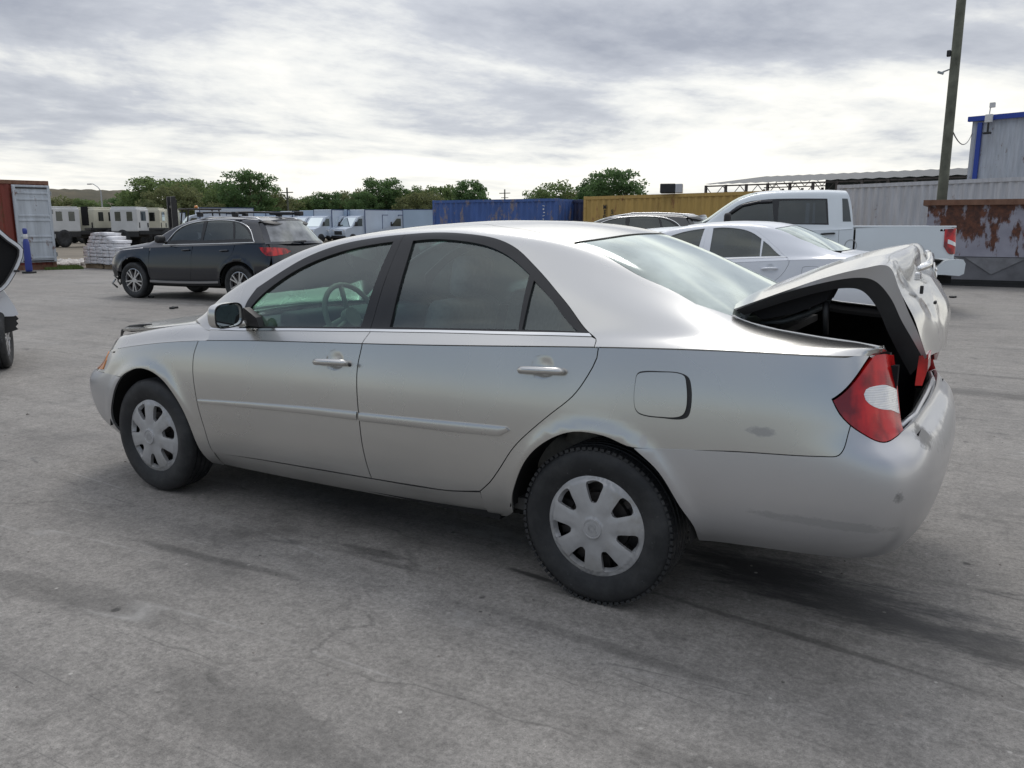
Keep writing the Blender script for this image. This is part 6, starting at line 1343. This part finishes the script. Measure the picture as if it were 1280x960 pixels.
def box_van(q, rz, bm_, label, L=4.2, H=2.75):
    r_ = empty('box_van', q, rz); tag(r_, label, 'van', 'vans parked in the far row')
    s1 = MB(); s1.bbox((L/2+.55, 0, (H+.65)/2), (L, 2.15, H-.65), .05); bx = s1.build('cargo_box', bm_, r_)
    s1 = MB()
    for s_ in (-1, 1): s1.box((.57, s_*1.06, (H+.65)/2), (.06, .05, H-.65)); s1.box((L+.52, s_*1.06, (H+.65)/2), (.06, .05, H-.65))
    s1.box((L/2+.55, -1.06, H-.02), (L, .06, .06)); s1.box((L/2+.55, 1.06, H-.02), (L, .06, .06)); s1.build('box_edge', M['navy'], bx)
    s1 = MB(); s1.box((L*.62, -1.085, 1.55), (.05, .02, 1.5)); s1.box((L*.62+.8, -1.085, 1.55), (.05, .02, 1.5)); s1.box((L*.62+.4, -1.085, 2.3), (.85, .02, .05)); s1.build('side_door_frame', M['navy'], bx)
    V = []; prof = [(-1.45, .45), (-1.50, .85), (-1.35, 1.12), (-.75, 1.28), (-.05, 2.12), (.55, 2.25), (.55, .45)]
    s1 = MB(); s1.prism(prof, -.95, .95); cb = s1.build('cab', VANW, r_)
    s1 = MB(); n_ = Vector((-.84, 0, .70)).normalized(); s1.add([(-.72+n_.x*.02, -.82, 1.31+n_.z*.02), (-.72+n_.x*.02, .82, 1.31+n_.z*.02), (-.10+n_.x*.02, .74, 2.05+n_.z*.02), (-.10+n_.x*.02, -.74, 2.05+n_.z*.02)], [(0, 1, 2, 3)]); s1.build('windscreen', M['glass2'], cb)
    for s_ in (-1, 1):
        s1 = MB(); s1.add([(-.55, s_*.962, 1.35), (.35, s_*.962, 1.35), (.35, s_*.962, 1.98), (.0, s_*.962, 1.98)], [(0, 1, 2, 3)]); s1.build('side_window', M['darkglass'], cb)
        s1 = MB(); s1.bbox((-.45, s_*1.10, 1.55), (.10, .16, .34), .03); s1.build('wing_mirror', M['black'], cb); s1 = MB(); s1.bbox((-1.44, s_*.72, .98), (.10, .28, .16), .03); s1.build('headlamp', M['lens'], cb)
    s1 = MB(); s1.bbox((-1.5, 0, .80), (.06, 1.0, .30), .02); s1.bbox((-1.48, 0, .45), (.14, 1.9, .22), .04); s1.build('grille', M['black'], cb)
    for x in (-.7, L-.4):
        for s_ in (-1, 1): s1 = MB(); s1.lathe([(0, -.12), (.20, -.12), (.34, -.11), (.36, -.08), (.36, .11), (0, .11)], 20, c=(x, s_*.92, .36)); s1.build('wheel', M['tyre'], r_)
    s1 = MB(); s1.box((1.6, 0, .5), (5.2, 1.6, .16)); s1.build('chassis', M['liner'], r_)
    return r_
M['navy'] = mat('navy_trim', (.03, .05, .13), .5)
vans = [(500, 70, -.05, VANB, 'largest blue-white box van at the end of the far row near the blue container', 5.4), (463, 72, .55, VANW, 'white box van with its nose turned left beside the largest one', 3.6), (440, 70, .95, VANW, 'white van facing the camera with a dark windscreen', 4.0), (418, 71, 1.05, VANB, 'white van second of the pair facing the camera', 4.0), (398, 70, 1.1, VANW, 'white van facing the yard just right of the SUV hatch', 4.2), (378, 74, 1.0, VANB, 'pale blue van right behind the SUV roof end', 4.2), (352, 78, .9, VANW, 'pale van seen over the SUV roof rails', 4.2), (238, 62, .6, VANW, 'pale van behind the front of the SUV roof', 4.0), (318, 80, 1.1, VANB, 'far van over the middle of the SUV roof', 4.2), (285, 82, 1.0, VANW, 'white-roofed van over the SUV front seats', 4.2), (170, 84, 1.0, VANW, 'white van far behind the grey truck cab', 4.4), (150, 86, .9, VANB, 'bluish van far behind the cream truck cab', 4.4)]
for (px_, d, az, cm, lb, L_) in vans: box_van(gp(px_, d), az+.45, cm, lb, L_)
# forklift behind the SUV's bonnet
fk = empty('forklift', gp(216, 34), 1.2); tag(fk, 'forklift whose dark twin-rail mast stands above the SUV hood', 'forklift')
for y in (-.28, .28): s1 = MB(); s1.bbox((0, y, 1.45), (.18, .14, 2.35), .02); s1.bbox((.10, y*.82, 1.35), (.12, .08, 2.3), .01); s1.build('mast_rail', M['black'], fk)
s1 = MB(); 
for z in (.4, 1.3, 2.2): s1.bbox((0, 0, z), (.10, .62, .12), .02)
s1.tube((.05, 0, .3), (.05, 0, 2.1), .04); s1.build('mast_crossbar', M['black'], fk)
s1 = MB(); s1.bbox((1.2, 0, .75), (1.9, 1.05, .8), .1); s1.bbox((1.9, 0, 1.0), (.6, 1.05, .6), .1); s1.build('truck_body', noisy('forklift_yellow', (.45, .25, .03), .5), fk)
s1 = MB()
for x in (.4, 1.9):
    for y in (-.45, .45): s1.tube((x, y, 1.1), (x+(.15 if x < 1 else -.1), y, 2.1), .03, n=6)
s1.bbox((1.15, 0, 2.12), (1.5, 1.0, .06), .02); s1.build('overhead_guard', M['black'], fk)
for y in (-.25, .25): s1 = MB(); s1.bbox((-.65, y, .12), (1.1, .12, .05), .01); s1.build('fork', M['black'], fk)
for x in (.4, 1.9):
    for y in (-.48, .48): s1 = MB(); s1.lathe([(0, -.1), (.28, -.1), (.30, -.07), (.30, .07), (0, .1)], 20, c=(x, y, .3)); s1.build('wheel', M['tyre'], fk)
s1 = MB(); s1.lathe([(0, 2.28), (.05, 2.27), (.07, 2.22), (.07, 2.15), (0, 2.15)], 14, axis='z', c=(1.0, 0, 0)); s1.build('beacon', M['amber'], fk)
# pallets of white bags
bagm = noisy('bag_plastic', (.72, .72, .74), .5, 0, .12, 5); bags_mesh = []
for k_ in range(3):
    bm = bmesh.new(); bmesh.ops.create_cube(bm, size=1); bmesh.ops.subdivide_edges(bm, edges=bm.edges[:], cuts=3, use_grid_fill=True)
    rg = random.Random(k_)
    for v in bm.verts:
        x, y, z = v.co; v.co.z = z*(1-.55*max(abs(x), abs(y))**3*4)+rg.uniform(-.05, .05); v.co.x += rg.uniform(-.02, .02); v.co.y += rg.uniform(-.02, .02)
    bmesh.ops.scale(bm, vec=(.42, .62, .132), verts=bm.verts); me = bpy.data.meshes.new('bag'); bm.to_mesh(me); bm.free(); me.polygons.foreach_set('use_smooth', [True]*len(me.polygons)); me.materials.append(bagm); bags_mesh.append(me)
pa = gp(100, 28.2); pb = gp(152, 26.6); pd = (pb-pa); prz = math.atan2(pd.y, pd.x); pdn = pd.normalized(); pn_ = Vector((-pdn.y, pdn.x, 0))
wood = noisy('pallet_wood', (.22, .17, .11), .85, 0, .3, 5)
for k_, s0 in enumerate((.0, 1.28)):
    o0 = pa+pdn*(s0+.6)+pn_*.6; po = empty('pallet', o0, prz); tag(po, ('wooden pallet under the left block of white bags', 'wooden pallet under the block of bags nearest the SUV')[k_], 'pallet', 'wooden pallets')
    s1 = MB()
    for i in range(6): s1.box((-.5+.2*i, 0, .13), (.14, 1.15, .022))
    for y in (-.5, 0, .5): s1.box((0, y, .06), (1.15, .10, .11))
    s1.build('deck', wood, po)
rg = random.Random(11)
def bagat(u_, v_, z, k_):
    p = pa+pdn*u_+pn_*v_; o = bpy.data.objects.new('bag', bags_mesh[k_ % 3]); sc.collection.objects.link(o); o.location = (p.x, p.y, z); o.rotation_euler = (rg.uniform(-.05, .05), rg.uniform(-.04, .04), prz+rg.uniform(-.06, .06))
    tag(o, 'white filled bag in the stacks between the folded container door and the dark SUV', 'bag', 'white bags stacked on pallets')
k_ = 0
for lay in range(5):
    for i in range(6):
        for j in range(2): bagat(.22+.43*i, .32+.62*j, .21+.118*lay, k_); k_ += 1
for lay in range(3):
    for i in range(4 if lay < 2 else 3): bagat(.42+.44*i+.1*lay, .36, .21+.118*(5+lay), k_); k_ += 1
bagat(.75, .36, 1.16, 1); bagat(1.2, .36, 1.16, 0)
# rubble, verge
def rubble(name, c0, c1, w_, n_, size, m_, seed=1):
    rg_ = random.Random(seed); mb = MB(); d_ = (c1-c0); nn = Vector((-d_.y, d_.x, 0)).normalized()
    for i in range(n_):
        p = c0+d_*rg_.random()+nn*rg_.uniform(-w_, w_); r0 = size*rg_.uniform(.5, 1.3); bm = bmesh.new(); bmesh.ops.create_icosphere(bm, subdivisions=1, radius=r0)
        q = Matrix.Rotation(rg_.random()*6, 3, 'Z'); V = [q @ Vector((v.co.x*rg_.uniform(.7, 1.3), v.co.y*rg_.uniform(.7, 1.2), v.co.z*rg_.uniform(.4, .8)))+p+Vector((0, 0, r0*.35)) for v in bm.verts]
        bm.verts.index_update(); mb.add(V, [[v.index for v in f.verts] for f in bm.faces]); bm.free()
    return mb.build(name, m_)
tag(rubble('rubble', gp(66, 31), gp(104, 30), .9, 170, .16, noisy('white_rubble', (.50, .48, .45), .8, 0, .2, 3)), 'strip of white broken stone behind the grass verge', 'rubble', kind='stuff')
gr = MB(); a, b2 = gp(50, 27.0), gp(98, 27.6); d_ = b2-a; nn = Vector((-d_.y, d_.x, 0)).normalized(); rg = random.Random(4)
for i in range(5200):
    p = a+d_*rg.random()+nn*rg.uniform(-.3, 1.7); h = rg.uniform(.04, .11); t = rg.random()*6; w_ = .012
    gr.add([(p.x-cos(t)*w_, p.y-sin(t)*w_, 0), (p.x+cos(t)*w_, p.y+sin(t)*w_, 0), (p.x+rg.uniform(-.03, .03), p.y+rg.uniform(-.03, .03), h)], [(0, 1, 2)])
tag(gr.build('grass', noisy('verge_grass', (.10, .15, .035), .8, 0, .3, 2), recalc=False), 'narrow strip of green grass by the red container', 'grass', kind='stuff')
dirt = MB(); a, b2 = gp(-60, 29), gp(560, 62)
dirt.add([tuple(gp(-80, 28.6)+Vector((0, 0, .004))), tuple(gp(104, 27.9)+Vector((0, 0, .004))), tuple(gp(230, 40)+Vector((0, 0, .004))), tuple(gp(560, 60)+Vector((0, 0, .004))), tuple(gp(620, 140)+Vector((0, 0, .004))), tuple(gp(-300, 140)+Vector((0, 0, .004)))], [(0, 1, 2, 3, 4, 5)])
tag(dirt.build('dirt_lot', noisy('lot_dirt', (.17, .145, .11), .95, 0, .35, .25)), None, kind='structure')
# long hill
hl = MB(); nx_, ny_ = 90, 22; V = []; rg = np.random.RandomState(2)
A = gp(-260, 210); B_ = gp(420, 330); dx_ = B_-A; nn = Vector((-dx_.y, dx_.x, 0)).normalized()
for i in range(nx_):
    for j in range(ny_):
        u = i/(nx_-1); v = j/(ny_-1); p = A+dx_*u+nn*(v*90)
        h = 14.6*min(1, v*2.2)**.7*(1 if u < .62 else max(.0, 1-(u-.62)/.30))+.25*rg.randn()*(v > 0)
        V.append((p.x, p.y, max(-.5, h-.5)))
hl.add(V, [(i*ny_+j, (i+1)*ny_+j, (i+1)*ny_+j+1, i*ny_+j+1) for i in range(nx_-1) for j in range(ny_-1)], True)
hm = mat('hill_scrub', (.1, .1, .06), .95); b = NB(hm); b.l(b.ramp(b.noise(.05, 8, .7), [(.35, (.062, .058, .036)), (.55, (.105, .088, .055)), (.7, (.075, .078, .035))]), b.b.inputs['Base Color'])
tag(hl.build('hill', hm), None, kind='structure')
# trees: tapered trunk with limbs, crown of many small leaf faces gathered in clumps
def leafmat(name, c1, c2):
    m = mat(name, c1, .75); b = NB(m); oi = b.n('ShaderNodeNewGeometry'); b.l(b.mix(oi.outputs['Random Per Island'], c1, c2), b.b.inputs['Base Color'])
    tl = b.n('ShaderNodeBsdfTranslucent'); tl.inputs[0].default_value = (*c2, 1); mx = b.n('ShaderNodeMixShader'); mx.inputs[0].default_value = .5; b.l(b.b.outputs[0], mx.inputs[1]); b.l(tl.outputs[0], mx.inputs[2]); b.l(mx.outputs[0], m.node_tree.nodes['Material Output'].inputs[0]); return m
LM = [leafmat('leaves_olive', (.080, .135, .045), (.165, .225, .085)), leafmat('leaves_deep', (.055, .115, .038), (.115, .19, .070)), leafmat('leaves_dry', (.105, .135, .050), (.185, .20, .09))]
BARK = noisy('bark', (.10, .075, .05), .9, 0, .3, 4)
def tree_meshes(seed, H=8., W=4.2, open_=.0, n_cl=70, per=95, leaf=.17):
    rs = np.random.RandomState(seed); cl = []
    tr = MB(); trunk = [(0, 0, 0), (.1, .05, H*.18), (.0, -.1, H*.34), (.1, .0, H*.50)]; tr.path(trunk, [.26, .20, .16, .10], 8); ends = []
    for i in range(9):
        a = i*2.4+rs.rand(); h0 = H*(.22+.30*rs.rand()); p0 = Vector((.05, 0, h0)); r_ = W*(.35+.5*rs.rand()); p1 = Vector((cos(a)*r_*.5, sin(a)*r_*.5, h0+H*.14)); p2 = Vector((cos(a)*r_, sin(a)*r_, min(H*.92, h0+H*(.22+.25*rs.rand()))))
        tr.path([p0, p1, p2], [.10, .065, .025], 6); ends.append(p2); 
        for k in range(2):
            q = p1.lerp(p2, .5)+Vector(rs.uniform(-.6, .6, 3)); tr.path([p1, q], [.04, .015], 5); ends.append(q)
    for i in range(n_cl):
        a = rs.rand()*2*pi; u = rs.rand(); zz = .26+.74*u; prof = math.sin(pi*min(1, max(0, (zz-.12)/1.0)))**.7
        r_ = W*prof*math.sqrt(rs.rand())*(.85+.3*rs.rand()); c0 = Vector((cos(a)*r_, sin(a)*r_, H*zz*.94+rs.randn()*.15)); cl.append((c0, rs.uniform(.45, 1.05)))
    for e in ends: cl.append((e, rs.uniform(.5, .9)))
    V = []; F = []
    for c0, r_ in cl:
        if rs.rand() < open_: continue
        n_ = int(per*r_)
        d = rs.randn(n_, 3); d /= np.linalg.norm(d, axis=1, keepdims=True); p = np.array(c0)+d*r_*(rs.rand(n_, 1)**.45)*np.array([1.1, 1.1, .75])
        t1 = rs.randn(n_, 3); t1 /= np.linalg.norm(t1, axis=1, keepdims=True); t2 = np.cross(t1, rs.randn(n_, 3)); t2 /= np.linalg.norm(t2, axis=1, keepdims=True); s = leaf*rs.uniform(.6, 1.4, (n_, 1))
        k = len(V); q = np.stack([p-t1*s, p+t2*s*.55, p+t1*s, p-t2*s*.55], 1).reshape(-1, 3); V += [tuple(x) for x in q]; F += [(k+4*i, k+4*i+1, k+4*i+2, k+4*i+3) for i in range(n_)]
    return tr, V, F
TM = []
for i, (H, W, op, lm, nc) in enumerate(((8.0, 4.4, .0, 0, 120), (9.0, 4.0, .10, 1, 105), (7.0, 3.8, .30, 0, 70), (6.5, 4.6, .05, 2, 105), (8.5, 3.0, .15, 1, 80))):
    t_, V, F = tree_meshes(20+i, H, W, op, nc); me = bpy.data.meshes.new('crown'); me.from_pydata(V, [], F); me.materials.append(LM[lm])
    tt = t_.build('trunk', BARK); tme = tt.data; bpy.data.objects.remove(tt); TM.append((tme, me, H))
def tree(px_, top, d, kind, label, group='trees along the far edge of the yard', sx=1.):
    q = gp(px_, d); z = 1.48+(281-top)*d/1020; tme, me, H = TM[kind]; s_ = z/(H*1.0); r_ = empty('tree', q, random.random()*6); r_.scale = (s_*sx, s_*sx, s_); tag(r_, label, 'tree', group)
    for nm, mm in (('trunk', tme), ('crown', me)): o = bpy.data.objects.new(nm, mm); sc.collection.objects.link(o); o.parent = r_
G2 = 'leafy tree in the far belt beyond the vans and trucks'
tree(205, 223, 105, 0, 'broad pale green tree right of the long hill behind the forklift mast', sx=1.25); tree(245, 226, 112, 0, 'green tree between the hill tree and the domed tree', sx=1.1); tree(222, 232, 92, 3, G2)
tree(314, 214, 98, 1, 'tall domed dark tree above the SUV roof', sx=1.15); tree(283, 232, 104, 2, G2); tree(338, 238, 110, 3, G2)
for (px_, top, d, kd, sx) in ((78, 246, 150, 3, 1.1), (112, 250, 150, 0, 1.2), (150, 248, 150, 1, 1.1), (172, 240, 130, 0, 1.), (365, 247, 118, 3, 1.), (388, 246, 112, 0, 1.), (412, 240, 108, 1, 1.1), (438, 238, 112, 3, 1.), (455, 240, 104, 1, 1.), (505, 236, 110, 0, 1.), (528, 240, 105, 3, 1.), (548, 233, 112, 0, 1.1), (570, 240, 118, 3, .9), (400, 252, 125, 2, 1.3), (350, 250, 128, 0, 1.3), (300, 246, 130, 3, 1.3), (425, 248, 128, 0, 1.4), (487, 246, 128, 1, 1.4), (535, 248, 130, 0, 1.4), (603, 250, 135, 3, 1.2), (262, 240, 120, 1, 1.)): tree(px_, top, d, kd, G2, sx=sx)
tree(478, 223, 108, 1, 'tall open-topped tree above the middle of the van row', sx=1.1); tree(588, 226, 100, 4, 'narrow upright tree just left of the blue container'); 
tree(766, 212, 90, 1, 'large dark green tree above the left end of the yellow container', sx=1.15); tree(742, 225, 95, 4, 'slim tree hugging the large one over the yellow container', sx=1.)
tree(693, 232, 100, 2, 'thin see-through tree over the right end of the blue container', sx=1.1); tree(722, 238, 104, 3, 'low tree above the dark weathered container')
tree(672, 243, 110, 2, 'small sparse tree over the middle of the blue container')
# scattered grit and leaves on the pavement
mb = MB(); rg = random.Random(9)
for i in range(420):
    x, y = rg.uniform(-6, 4), rg.uniform(-3.0, 6); r0 = rg.uniform(.003, .010)*(1 if rg.random() < .93 else 1.8); t = rg.random()*6
    V = [(x+cos(t+k*1.57)*r0*rg.uniform(.6, 1.2), y+sin(t+k*1.57)*r0*rg.uniform(.6, 1.2), 0) for k in range(4)]; mb.add(V+[(x, y, r0*.7)], [(0, 1, 4), (1, 2, 4), (2, 3, 4), (3, 0, 4)])
tag(mb.build('grit', noisy('grit_stone', (.22, .20, .18), .9, 0, .5, 3), recalc=False), 'loose grit scattered on the pavement', 'grit', kind='stuff')
for (px_, py_, n_) in ((190, 372, 1), (1188, 372, 2), (215, 386, 1)):
    p = at(px_, py_, z=0); mb = MB()
    for i in range(3): mb.bbox((p.x+rg.uniform(-.1, .1), p.y+rg.uniform(-.1, .1), .02), (.09, .05, .035), .01, rot=(0, 0, rg.random()*3))
    tag(mb.build('debris_lump', M['black']), {190: 'small dark lump on the pavement below the SUV front wheel', 1188: 'dark scraps on the pavement below the pickup bumper', 215: 'tiny dark scrap nearer than the lump by the SUV wheel'}[px_], 'debris')
